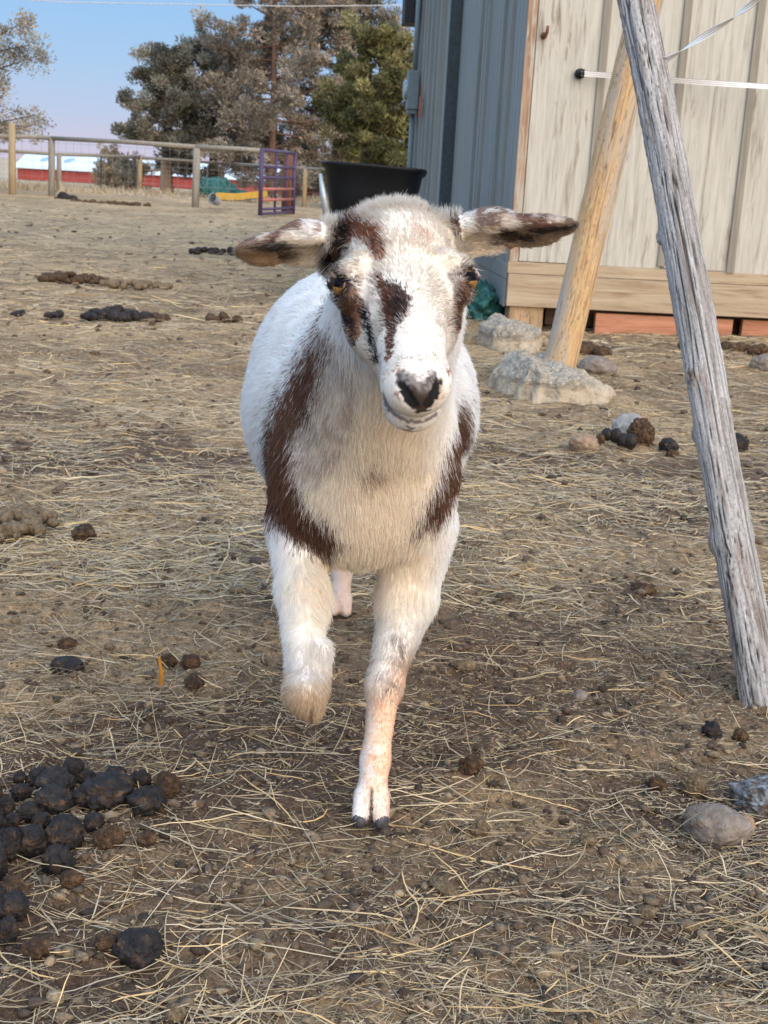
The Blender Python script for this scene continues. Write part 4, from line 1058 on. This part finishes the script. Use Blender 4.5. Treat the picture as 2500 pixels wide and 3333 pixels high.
t = NT('goat_iris'); nv = t.noise(t.coord(), 260, 3); M_IRIS = t.done(t.ramp(nv, [(.3, (.17, .08, .022)), (.7, (.32, .165, .05))]), .2)
t.b.inputs["Specular IOR Level"].default_value = .6
t = NT('goat_pupil'); M_PUP = t.done((.003, .003, .004), .3); t.b.inputs["Specular IOR Level"].default_value = .05
t = NT('hoof_horn'); nv = t.noise(t.coord(), 120, 3); M_HOOF = t.done(t.ramp(nv, [(.3, (.03, .03, .035)), (.75, (.10, .095, .10))]), .5)
def eyeball(s_):
    nu, nvv, r = 72, 48, .0108
    V = [(0, 0, r)]; Fq = []
    for i in range(1, nvv):
        th = math.pi * i / nvv
        for k in range(nu): V.append((r * math.sin(th) * math.cos(2 * math.pi * k / nu), r * math.sin(th) * math.sin(2 * math.pi * k / nu), r * math.cos(th)))
    V.append((0, 0, -r))
    for k in range(nu): Fq.append((0, 1 + k, 1 + (k + 1) % nu))
    for i in range(nvv - 2):
        for k in range(nu): Fq.append((1 + i * nu + k, 1 + (i + 1) * nu + k, 1 + (i + 1) * nu + (k + 1) % nu, 1 + i * nu + (k + 1) % nu))
    for k in range(nu): Fq.append((len(V) - 1, len(V) - 2 - k, len(V) - 2 - (k + 1) % nu))
    V = np.array(V)
    look = HW * s_ * .62 + np.array([0, -1, 0]) * .78 + np.array([0, 0, .12]); look /= np.linalg.norm(look)
    up = np.array([0, 0, 1.]) + HW * s_ * -.05; up -= look * (up @ look); up /= np.linalg.norm(up); sd = np.cross(up, look)
    o = link_mesh('eye', V @ np.stack([sd, up, look]) + EYES[s_] - GB, Fq, [M_IRIS, M_PUP], goat, smooth=True)
    for p in o.data.polygons:
        c = np.mean([V[i] for i in p.vertices], 0)
        rr = math.hypot(c[0], c[1])
        if c[2] > 0 and abs(c[0]) < .0062 and -.0008 < c[1] < .0085 or c[2] < .0025 or rr > .0108: p.material_index = 1
    return o
for s_ in (-1, 1): eyeball(s_)
def hoof(cx, cy, cz, fwd=(0, -1, -.25)):
    fw = Vector(fwd).normalized(); V, Fq = [], []
    for s_ in (-1, 1):
        n = len(V); k = 12
        for i, (d, r) in enumerate(((-.006, .0090), (.001, .0102), (.006, .0096), (.0105, .0066), (.013, .0025))):
            for j in range(k):
                a = 2 * math.pi * j / k
                V.append((cx + s_ * (.0118 + .0008 * i * (i < 3)) + r * .92 * math.cos(a), cy + fw.y * d + r * math.sin(a) * .5 * (fw.z), cz + fw.z * d + r * math.sin(a)))
        for i in range(4):
            for j in range(k): Fq.append((n + i * k + j, n + i * k + (j + 1) % k, n + (i + 1) * k + (j + 1) % k, n + (i + 1) * k + j))
        Fq.append([n + j for j in range(k)][::-1]); Fq.append([n + 4 * k + j for j in range(k)])
    V = np.array(V); V[:, 2] = np.maximum(V[:, 2], -.003)
    return link_mesh('hoof', V - GB, Fq, M_HOOF, goat, smooth=True)
hoof(.004, 1.398, .0085); hoof(-.080, 1.492, .168, (0, .6, -.8)); hoof(-.068, 2.150, .006); hoof(.034, 2.005, .0105)
# ------------------------------------------------------------------ fences and gate
M_RAIL = wood('grey_fence_wood', [(.3, (.17, .155, .125)), (.6, (.30, .275, .225)), (.8, (.38, .35, .28))], (30, 30, 3))
M_FPOST = wood('tan_fence_wood', [(.3, (.24, .18, .10)), (.6, (.40, .31, .19)), (.8, (.48, .38, .24))], (30, 30, 3))
t = NT('fence_wire'); t.b.inputs["Metallic"].default_value = .6; M_WIRE = t.done((.30, .29, .27), .5)
def fence(name, label, posts, rail_h, over=()):
    f_ = empty(name, (posts[0][0], posts[0][1], 0)); B = Vector(f_.location); tag(f_, label, 'fence')
    for (x, y, h, r, m) in posts:
        MB().tube([Vector((x, y, -.2)) - B, Vector((x + .01, y, h * .5)) - B, Vector((x + .015, y, h)) - B], [r * .82, r * .80, r * .75], 14).build('post', m, f_, smooth=True)
    line = [Vector((x, y, h)) for (x, y, h) in rail_h]
    for a, c in zip(line[:-1], line[1:]):
        MB().tube([a - B, a.lerp(c, .5) - B + Vector((0, 0, .015)), c - B], .042, 12).build('rail', M_RAIL, f_, smooth=True)
    b = MB(); r_ = .0026
    for a, c in zip(line[:-1], line[1:]):
        L = (c - a).length; n = max(2, int(L / .20))
        for k in range(7):
            z = (k + .5) / 7; b.tube([Vector((a.x, a.y, a.z * z)) - B, Vector((c.x, c.y, c.z * z)) - B], r_, 4, False)
        for i in range(n + 1):
            p = a.lerp(c, i / n); b.tube([Vector((p.x, p.y, .03)) - B, Vector((p.x, p.y, p.z - .04)) - B], r_, 4, False)
    b.build('wire_mesh', M_WIRE, f_)
    return f_
fence('rail_fence', 'near grey rail fence with wire mesh running to the purple gate',
      [(-7.43, 25.3, 1.34, .085, M_FPOST), (-6.89, 26.1, 1.12, .085, M_RAIL), (-3.75, 24.15, 1.06, .085, M_RAIL), (-11.2, 24.0, 1.1, .085, M_RAIL)],
      [(-11.2, 24.0, 1.06), (-7.43, 25.32, 1.10), (-6.89, 26.1, 1.12), (-3.75, 24.15, 1.08), (-2.08, 24.1, 1.06)])
fence('rail_fence', 'far thin rail fence behind the purple gate, before the tall dry grass',
      [(-8.35, 32.3, .84, .075, M_RAIL), (-7.5, 38, .90, .085, M_FPOST), (-5.2, 38.4, .86, .08, M_FPOST), (-2.2, 30.05, .82, .065, M_FPOST), (-12.4, 33, .86, .075, M_RAIL), (1.5, 29.5, .82, .07, M_FPOST)],
      [(-12.4, 33, .85), (-8.35, 32.3, .84), (-7.5, 38, .89), (-5.2, 38.4, .85), (-2.2, 30.05, .82), (1.5, 29.5, .82)])
for x, y, lab in ((-9.4, 41.5, 'thin dark stake left of the pale tree trunk'), (-8.15, 40.5, 'thin dark metal stake close beside the pale tree trunk')):
    b = MB(); b.tube([(x, y, -.1), (x, y, .95)], .03, 8); o = b.build('fence_stake', plain('stake_iron', (.07, .075, .07), .8)); tag(o, lab, 'stake')
b = MB(); b.tube([(-2.05, 24.15, -.2), (-2.05, 24.15, .5), (-2.04, 24.15, 1.08)], [.13, .128, .12], 14); o = b.build('gate_post', wood('rust_brown_post', [(.3, (.10, .04, .02)), (.7, (.23, .10, .045))], (24, 24, 3)), smooth=True); tag(o, 'stout rust-brown post behind the purple gate', 'gate post')
GT = empty('farm_gate', (-2.30, 21.7, 0)); tag(GT, 'open purple tube gate with two orange bars', 'gate')
M_PURP = plain('purple_paint', (.075, .050, .105), .45, .15); M_ORNG = plain('coral_paint', (.42, .15, .11), .45, .15)
A_, B_ = Vector((0, 0, 0)), Vector((.365, 2.1, 0))
zs = [1.055, .80, .625, .44, .265, .115, .012]
for k, z in enumerate(zs):
    z = z if k < 6 else .045
    MB().tube([A_ + Vector((0, 0, z)), B_ + Vector((0, 0, z))], .024 if k else .030, 10).build('bar', M_ORNG if k in (3, 4) else M_PURP, GT, smooth=True)
for u in (0, .42, .76, 1):
    p = A_.lerp(B_, u); MB().tube([p + Vector((0, 0, .02)), p + Vector((0, 0, 1.075))], .036 if u in (0, 1) else .022, 10).build('upright', M_PURP, GT, smooth=True)

# ------------------------------------------------------------------ yard clutter beyond the fence
o = lump('tarp_heap', (-4.62, 33, .14), (.52, .6, .36), 6, M_TARP, 5, .25, 1.6, 3, flat=-.35, sharp=.3); tag(o, 'dark green tarp heaped over something behind the near fence', 'tarp')
o = lump('tarp_heap', (-4.0, 33.2, .06), (.35, .4, .16), 8, M_TARP, 4, .25, 1.6, 3, flat=-.35, sharp=.3); tag(o, 'low end of green tarp trailing toward the yellow slide', 'tarp')
SL = empty('toy_slide', (-3.75, 31, 0)); tag(SL, 'yellow plastic slide lying on the ground left of the purple gate', 'slide')
M_YEL = plain('yellow_plastic', (.55, .33, .05), .45, .12, 8)
b = MB()
V, Fq = [], []
for i in range(14):
    u = i / 13; x = -.55 + 1.15 * u; z = .05 + .10 * sst(.25, 1, u)
    for (y, dz) in ((-.24, .12), (-.20, .12), (-.18, 0), (.18, 0), (.20, .12), (.24, .12), (.24, -.03), (-.24, -.03)): V.append((x, y, z + dz))
for i in range(13):
    for k in range(8): Fq.append((i * 8 + k, i * 8 + (k + 1) % 8, (i + 1) * 8 + (k + 1) % 8, (i + 1) * 8 + k))
Fq += [tuple(range(8))[::-1], tuple(13 * 8 + k for k in range(8))]
link_mesh('chute', V, Fq, M_YEL, SL)
for s_ in (-1, 1): MB().box((.42, s_ * .2 - .03, -.05), (.52, s_ * .2 + .03, .12), .01).build('support', M_YEL, SL)
def bucket():
    V, Fq, n = [], [], 28
    for (r, z) in ((.075, 0), (.10, .20), (.107, .20), (.107, .21), (.096, .21), (.072, .015)):
        for k in range(n): V.append((r * math.cos(2 * math.pi * k / n), r * math.sin(2 * math.pi * k / n), z))
    for i in range(5):
        for k in range(n): Fq.append((i * n + k, i * n + (k + 1) % n, (i + 1) * n + (k + 1) % n, (i + 1) * n + k))
    Fq += [list(range(n))[::-1], [5 * n + k for k in range(n)]]
    r = empty('bucket', (-3.60, 26.1, .08)); r.rotation_euler = (.5, -1.15, .5); tag(r, 'grey bucket tipped over on the ground near the fence', 'bucket')
    link_mesh('shell', V, Fq, plain('grey_bucket_plastic', (.24, .26, .27), .5), r, smooth=False)
    MB().tube([(.105 * math.cos(a), .105 * math.sin(a) * .2 - .0, .20 + .09 * math.sin(a)) for a in np.linspace(0, math.pi, 12)], .006, 6).build('handle', M_GALV, r, smooth=True)
bucket()
# far red barn
BN = empty('barn', (-33, 190, -2.45)); tag(BN, 'long low red barn with pale blue-white metal roof far behind the fence', 'barn')
M_BRED = plain('barn_red', (.30, .055, .050), .8, .12, .5); M_BROOF = plain('pale_metal_roof', (.62, .74, .84), .5, .06, .3); M_BV = plain('roof_vent_metal', (.27, .42, .58), .6)
MB().box((-22, 0, 0), (21, 12, 1.75), .02).build('wall', M_BRED, BN)
V = [(-22.5, -.6, 1.58), (21.5, -.6, 1.58), (21.5, 6, 3.5), (-22.5, 6, 3.5), (21.5, 12.6, 1.58), (-22.5, 12.6, 1.58)]
rf = link_mesh('roof', V + [(x, y, z + .12) for x, y, z in V], [(0, 1, 2, 3)[::-1], (3, 2, 4, 5)[::-1], (6, 7, 8, 9), (9, 8, 10, 11), (0, 1, 7, 6), (1, 2, 8, 7), (2, 4, 10, 8), (4, 5, 11, 10), (5, 3, 9, 11), (3, 0, 6, 9)], M_BROOF, BN)
for x in (-19.2, -15.8, -11.4, -7.2, -3.0, 1.4, 6.0):
    Vv = [(x - .25, 2.6, 2.62), (x + .5, 2.6, 2.62), (x + 1.0, 4.2, 3.09), (x + .1, 4.2, 3.09)]
    link_mesh('roof_vent', [(a, b_, c) for a, b_, c in Vv] + [(a, b_, c + .22) for a, b_, c in Vv], [(3, 2, 1, 0), (4, 5, 6, 7), (0, 1, 5, 4), (1, 2, 6, 5), (2, 3, 7, 6), (3, 0, 4, 7)], M_BV, rf)

# ------------------------------------------------------------------ trees
t = NT('tree_leaves'); c = t.attr(); tr = t.n.new("ShaderNodeBsdfTranslucent"); t.l.new(c, tr.inputs[0]); t.l.new(c, t.b.inputs["Base Color"])
ms = t.n.new("ShaderNodeMixShader"); ms.inputs[0].default_value = .25; t.l.new(t.b.outputs[0], ms.inputs[1]); t.l.new(tr.outputs[0], ms.inputs[2]); t.l.new(ms.outputs[0], t.n["Material Output"].inputs["Surface"]); M_LEAF = t.m
M_BARKP = wood('pale_bark', [(.3, (.22, .14, .09)), (.7, (.42, .29, .20))], (14, 14, 1.5), bump=.8, dist=.03)
M_BARKD = wood('dark_bark', [(.3, (.045, .032, .025)), (.7, (.13, .088, .065))], (14, 14, 1.5), bump=.8, dist=.03)
M_BARKR = wood('reddish_bark', [(.3, (.12, .07, .05)), (.7, (.25, .155, .11))], (14, 14, 1.5), bump=.8, dist=.03)
def tree(name, x, y, h, prof, nl, nleaf, cols, label, seed, bark, tr_r=.13, leaf=.075, clr=.26, rise=.45, z0=.12, cat='tree', group=None, lean=0., gap=.0):
    """prof(t) is the crown half-width at relative height t; limbs carry leaf clumps, light and dark ones mixed"""
    rg = np.random.default_rng(seed)
    r0 = empty(name, (x, y, float(ground_z(x, y, False)))); tag(r0, label, cat, group)
    tk = MB(); n = 12
    tp = [Vector((.10 * math.sin(i * 1.1 + seed) * h * .05 * i / n + lean * i / n, .06 * math.cos(i * 1.7 + seed) * i / n, -.1 + (h * .97) * i / n)) for i in range(n + 1)]
    tk.tube(tp, [tr_r * (1 - .92 * (i / n) ** .9) * (1.25 if i == 0 else 1) for i in range(n + 1)], 10)
    cl, sz = [], []
    for k in range(nl):
        tt = z0 + (1 - z0) * rg.random() ** .85; R = prof(tt) * rg.uniform(.55, 1.12); a = rg.uniform(0, 2 * np.pi)
        i = min(int(tt * n), n - 1); st_ = tp[i].lerp(tp[i + 1], tt * n - i)
        en = st_ + Vector((math.cos(a) * R, math.sin(a) * R, R * rg.uniform(-.15, 2 * rise) * (.5 + tt)))
        mid = st_.lerp(en, .5) + Vector((0, 0, -.08 * R)); rb = tr_r * .26 * (1 - .6 * tt)
        if R > .25: tk.tube([st_, mid, en], [rb, rb * .6, rb * .22], 5, False)
        m = max(2, int(R / (clr * .8)))
        for q in range(m):
            u = rg.uniform(.30, 1.05) if q else 1.; p = (st_.lerp(mid, u * 2) if u < .5 else mid.lerp(en, u * 2 - 1))
            if rg.random() < gap: continue
            cl.append(np.array(p) + rg.normal(0, clr * .35, 3)); sz.append(clr * rg.uniform(.55, 1.25))
    tk.build('trunk', bark, r0, smooth=True)
    cl, sz = np.array(cl), np.array(sz); per = max(8, int(nleaf * 1.7) // len(cl)); N = per * len(cl)
    ci = np.repeat(np.arange(len(cl)), per)
    d = rg.normal(0, 1, (N, 3)); d /= np.linalg.norm(d, axis=1, keepdims=True); d *= (rg.random(N) ** .45 * sz[ci])[:, None] * np.array([1, 1, .85])
    P = cl[ci] + d
    ax = d / (np.linalg.norm(d, axis=1, keepdims=True) + 1e-6) * .8 + rg.normal(0, .6, (N, 3)) + np.array([0, 0, .35]); ax /= np.linalg.norm(ax, axis=1, keepdims=True)
    sd = np.cross(ax, rg.normal(0, 1, (N, 3))); sd /= np.linalg.norm(sd, axis=1, keepdims=True)
    L = (leaf * rg.uniform(.6, 1.5, N))[:, None]; W = L * .20
    V = np.stack([P - ax * L * .5, P + sd * W, P + ax * L * .8, P - sd * W], 1).reshape(-1, 3)
    Q = np.arange(4 * N).reshape(N, 4)
    base = np.array(cols); pick = rg.integers(0, len(base), len(cl)); cc = base[pick] * rg.uniform(.55, 1.35, (len(cl), 1))
    C = cc[ci] * rg.uniform(.65, 1.35, (N, 1)); C = np.repeat(C, 4, 0)
    link_mesh('crown', V, Q, M_LEAF, r0, vcol=np.clip(C, .01, .9))
    return r0
OLIVE = [(.235, .22, .165), (.30, .275, .21), (.19, .18, .14), (.35, .31, .24)]
BRN = [(.29, .25, .19), (.35, .30, .23), (.235, .205, .16), (.40, .34, .27)]
DKG = [(.17, .175, .14), (.22, .215, .17), (.14, .145, .12), (.27, .25, .20)]
GRN = [(.14, .14, .055), (.19, .18, .075), (.11, .115, .05), (.23, .21, .095)]
def cone_p(R, a=.8, lo=.35): return lambda t: R * min(1., (t / lo) ** .5 if t < lo else 1.) * max(.06, (1 - t)) ** a * 1.35
G_ = 'trees beyond the fences'
tree('juniper_tree', -11.2, 28, 8.5, cone_p(2.95, .75, .15), 210, 80000, BRN[:2] + OLIVE, 'grey-brown juniper cut off by the left photo edge', 1, M_BARKD, .20, .062, .30, .25, .06, group=G_)
tree('juniper_tree', -7.0, 39.5, 4.15, cone_p(1.30, .5, .25), 70, 30000, DKG + OLIVE[:2], 'dense olive juniper with a pale bare trunk base in the middle', 2, M_BARKP, .22, .085, .28, .30, .17, group=G_)
tree('juniper_tree', -5.75, 40.5, 4.55, cone_p(1.55, .5, .2), 75, 22000, DKG, 'dark grey-green juniper between the pale trunk and the tallest brown tree', 3, M_BARKD, .18, .085, .28, .35, .24, group=G_, gap=.30)
tree('juniper_tree', -3.75, 38, 9.0, cone_p(2.35, .65, .25), 150, 44000, BRN, 'tallest sparse brownish juniper with a reddish trunk showing through', 4, M_BARKR, .13, .085, .27, .35, .05, group=G_, gap=.28)
tree('juniper_tree', -1.95, 40, 8.6, cone_p(2.0, .6, .22), 120, 36000, BRN[:3] + OLIVE[:1] + DKG[:1], 'tall brownish tree with a dark trunk behind the purple gate', 5, M_BARKD, .26, .085, .27, .4, .08, group=G_, gap=.26)
tree('pine_tree', -.62, 30, 3.95, cone_p(1.22, .55, .2), 95, 32000, GRN, 'bushy olive-green pine just left of the shed', 6, M_BARKD, .10, .085, .22, .5, .03, group=G_)
tree('bare_tree', 1.1, 47, 7.6, cone_p(2.6, .5, .3), 90, 6500, [(.30, .19, .17), (.35, .24, .20), (.24, .16, .13)], 'thin pinkish leafless tree above the green pine', 7, M_BARKD, .12, .085, .35, .8, .25, group=G_, gap=.2)
tree('shrub', .15, 34, 1.5, cone_p(1.0, .4, .2), 60, 9000, BRN[:3], 'rusty brown shrub behind the green pine beside the shed', 8, M_BARKD, .05, .075, .2, .6, .03, 'shrub', group=G_)
tree('shrub', -9.3, 44, 1.0, cone_p(.80, .35, .2), 70, 9000, [(.42, .31, .18), (.48, .36, .22), (.36, .25, .14)], 'round tan dry bush in front of the red barn', 9, M_BARKD, .03, .075, .18, .4, .02, 'shrub', group=G_)
tree('shrub', -3.2, 43, 1.9, cone_p(1.5, .4, .2), 60, 9000, DKG[:3], 'dark undergrowth bush beneath the tallest brown tree', 10, M_BARKD, .05, .085, .25, .5, .03, 'shrub', group=G_, gap=.2)
b = MB(); b.tube([(-16, 36, 4.75), (-9, 36, 4.72), (-3, 36, 4.93), (3, 36, 5.3), (9, 36, 5.75)], .011, 6, False); o = b.build('overhead_cable', plain('cable_grey', (.5, .5, .5), .5)); tag(o, 'pale overhead cable crossing the tallest trees at the top', 'cable')

# ------------------------------------------------------------------ straw, crumbs, dry grass (nobody could count these)
def straw(n, seed, ymin, ymax, lmin, lmax, wmin, wmax, cols, lift=.004, pw=1., xi=.46, dense=None, name='straw'):
    rg = np.random.default_rng(seed)
    u = rg.random(n * 3); y = ymin * (ymax / ymin) ** u; x = rg.uniform(-xi, xi, n * 3) * (y + .6) * 1.0
    P0 = np.stack([x, y, 0 * x], -1)
    keep = rg.random(n * 3) < np.clip(.50 + .75 * fbm(P0 * 2.2, 3, seed + 50) + .25 * fbm(P0 * 7, 2, seed + 51) + (dense(x, y) if dense else 0), .04, 1)
    x, y = x[keep][:n], y[keep][:n]; n = len(x)
    a = rg.uniform(0, 2 * np.pi, n); a = np.where(rg.random(n) < .35, rg.normal(0, .5, n), a); L = lmin * (lmax / lmin) ** (rg.random(n) ** 1.3); w = rg.uniform(wmin, wmax, n)
    k = rg.normal(0, .55, n) * np.where(rg.random(n) < .18, 2.6, .6)                          # bend
    K_ = 6; s = np.linspace(-.5, .5, K_); ang = a[:, None] + k[:, None] * s[None]
    dx = np.cos(ang) * L[:, None] / (K_ - 1); dy = np.sin(ang) * L[:, None] / (K_ - 1)
    X = x[:, None] + np.cumsum(dx, 1) - dx.sum(1, keepdims=True) / 2; Y = y[:, None] + np.cumsum(dy, 1) - dy.sum(1, keepdims=True) / 2
    Zg = ground_z(X, Y); zl = rg.random(n) ** 2.2 * lift
    tilt = rg.normal(0, .12, n) * (rg.random(n) < .5) + (rg.random(n) < .03) * rg.normal(0, .5, n)
    mean = Zg.mean(1, keepdims=True)
    Z = np.maximum(Zg + .0008, .6 * Zg + .4 * mean + zl[:, None] + tilt[:, None] * s[None] * L[:, None] + .001)
    nx_, ny_ = -np.sin(ang), np.cos(ang); roll = rg.normal(0, .5, n)[:, None]; tp = (1 - .45 * np.abs(s * 2) ** 3)[None]
    hw = (w / 2)[:, None] * tp
    Lf = np.stack([X + nx_ * hw * np.cos(roll), Y + ny_ * hw * np.cos(roll), Z + hw * np.sin(roll)], -1)
    Md = np.stack([X, Y, Z + hw * .8], -1)
    Rt = np.stack([X - nx_ * hw * np.cos(roll), Y - ny_ * hw * np.cos(roll), Z - hw * np.sin(roll)], -1)
    V = np.stack([Lf, Md, Rt], 2).reshape(-1, 3)                                           # n, K, 3
    b0 = (np.arange(n)[:, None] * K_ + np.arange(K_ - 1)[None]).reshape(-1) * 3
    Q = np.concatenate([np.stack([b0, b0 + 1, b0 + 4, b0 + 3], -1), np.stack([b0 + 1, b0 + 2, b0 + 5, b0 + 4], -1)])
    base = np.array(cols)[rg.integers(0, len(cols), n)] * rg.uniform(.45, 1.3, (n, 1))
    return V, Q, np.repeat(base, K_ * 3, 0)
SC = [(.46, .36, .215), (.55, .44, .275), (.38, .30, .185), (.43, .36, .25), (.35, .285, .20), (.57, .40, .19)]
SCD = [(.22, .165, .105), (.30, .23, .145), (.16, .12, .085), (.38, .30, .19)]
def merge(parts):
    Vs, Qs, Cs, m = [], [], [], 0
    for V, Q, C in parts: Vs.append(V); Qs.append(Q + m); Cs.append(C); m += len(V)
    return np.concatenate(Vs), np.concatenate(Qs), np.concatenate(Cs)
def dn(x, y): return .35 * np.exp(-((x + .7) / .7) ** 2 - ((y - 3.2) / 1.6) ** 2) + .2 * np.exp(-((x - .45) / .35) ** 2 - ((y - 2.2) / .4) ** 2) - .4 * np.exp(-((x - .22) / .22) ** 2 - ((y - 2.1) / .22) ** 2) - .3 * np.exp(-((x - .05) / .3) ** 2 - ((y - 1.3) / .14) ** 2)
V, Q, C = merge([straw(1500, 109, .88, 2.1, .05, .16, .0009, .0018, SC[:2] + SC[3:4] + SC[5:], .014), straw(6500, 101, .85, 2.3, .02, .12, .0005, .0017, SC + SCD, .008, dense=dn), straw(62000, 102, .85, 2.6, .003, .022, .0005, .0016, SC + SCD * 2, .003),
                 straw(24000, 103, 2.2, 6.5, .03, .16, .0012, .0028, SC, .012, dense=dn), straw(34000, 107, 2.2, 6.5, .01, .04, .0012, .003, SC + SCD * 2, .004),
                 straw(24000, 104, 6, 26, .04, .22, .0025, .007, SC + SCD, .02)])
t = NT('straw'); M_STRAW = t.done(t.attr(), .75)
o = link_mesh('straw', V, Q, M_STRAW, vcol=C); tag(o, kind='stuff')
def crumbs(n, seed, ymin, ymax, rmin, rmax, cols):
    rg = np.random.default_rng(seed); y = ymin * (ymax / ymin) ** rg.random(n); x = rg.uniform(-.46, .46, n) * (y + .6)
    r = rmin * (rmax / rmin) ** (rg.random(n) ** 2.2); V0, F0 = ICO[1]; m = len(V0)
    Rn = rg.normal(0, 1, (n, 3)); W = V0[None] * (1 + rg.normal(0, .27, (n, m)))[..., None] * r[:, None, None] * rg.uniform(.6, 1.25, (n, 1, 3)) * np.array([1, 1, .6])
    W = W + np.stack([x, y, ground_z(x, y) + r * .25], -1)[:, None]
    base = np.array(cols)[rg.integers(0, len(cols), n)] * rg.uniform(.6, 1.3, (n, 1))
    return W.reshape(-1, 3), (F0[None] + np.arange(n)[:, None, None] * m).reshape(-1, 3), np.repeat(base, m, 0)
CC = [(.085, .058, .038), (.13, .09, .058), (.07, .050, .036), (.19, .14, .09), (.24, .18, .115), (.12, .09, .065)]
V, Q, C = merge([crumbs(16000, 201, .85, 2.4, .0010, .009, CC), crumbs(170, 204, .88, 2.4, .005, .013, [(.26, .19, .11), (.21, .155, .092), (.31, .235, .14)]), crumbs(5500, 202, 2.2, 7, .0025, .017, CC), crumbs(1300, 203, 6, 22, .006, .030, CC[:4])])
t = NT('soil_crumbs'); n2 = t.noise(t.coord(), 300, 4, .7); k2 = t.ramp(n2, [(.3, .55), (.7, 1.5)]); t.bump(n2, .8, .003)
o = link_mesh('soil_crumbs', V, Q, t.done(t.mix(1., t.attr(), k2, 'MULTIPLY'), .95), smooth=True, vcol=C); tag(o, kind='stuff')
def grass(n, seed):
    rg = np.random.default_rng(seed); y = rg.uniform(30, 42, n); x = rg.uniform(-.42, .12, n) * y
    k = rg.random(n) < np.clip(.45 + fbm(np.stack([x, y, 0 * x], -1) * .35, 2, 5), .1, 1); x, y = x[k], y[k]; n = len(x)
    h = rg.uniform(.06, .20, n) * (1 + .5 * fbm(np.stack([x, y, 0 * x], -1) * .5, 2, 8)); a = rg.uniform(0, 6.28, n); w = rg.uniform(.006, .014, n); z = ground_z(x, y) - .02
    l = rg.normal(0, .10, (n, 2)); V = np.stack([np.stack([x - w * np.cos(a), y - w * np.sin(a), z], -1), np.stack([x + w * np.cos(a), y + w * np.sin(a), z], -1), np.stack([x + l[:, 0] + w * .3 * np.cos(a), y + l[:, 1], z + h], -1), np.stack([x + l[:, 0] - w * .3 * np.cos(a), y + l[:, 1], z + h], -1)], 1).reshape(-1, 3)
    C = np.array([(.46, .37, .24), (.52, .42, .28), (.38, .30, .19)])[rg.integers(0, 3, n)] * rg.uniform(.7, 1.15, (n, 1))
    return V, np.arange(4 * n).reshape(n, 4), np.repeat(C, 4, 0)
V, Q, C = grass(26000, 301); o = link_mesh('dry_grass', V, Q, M_STRAW, vcol=C); tag(o, kind='stuff')
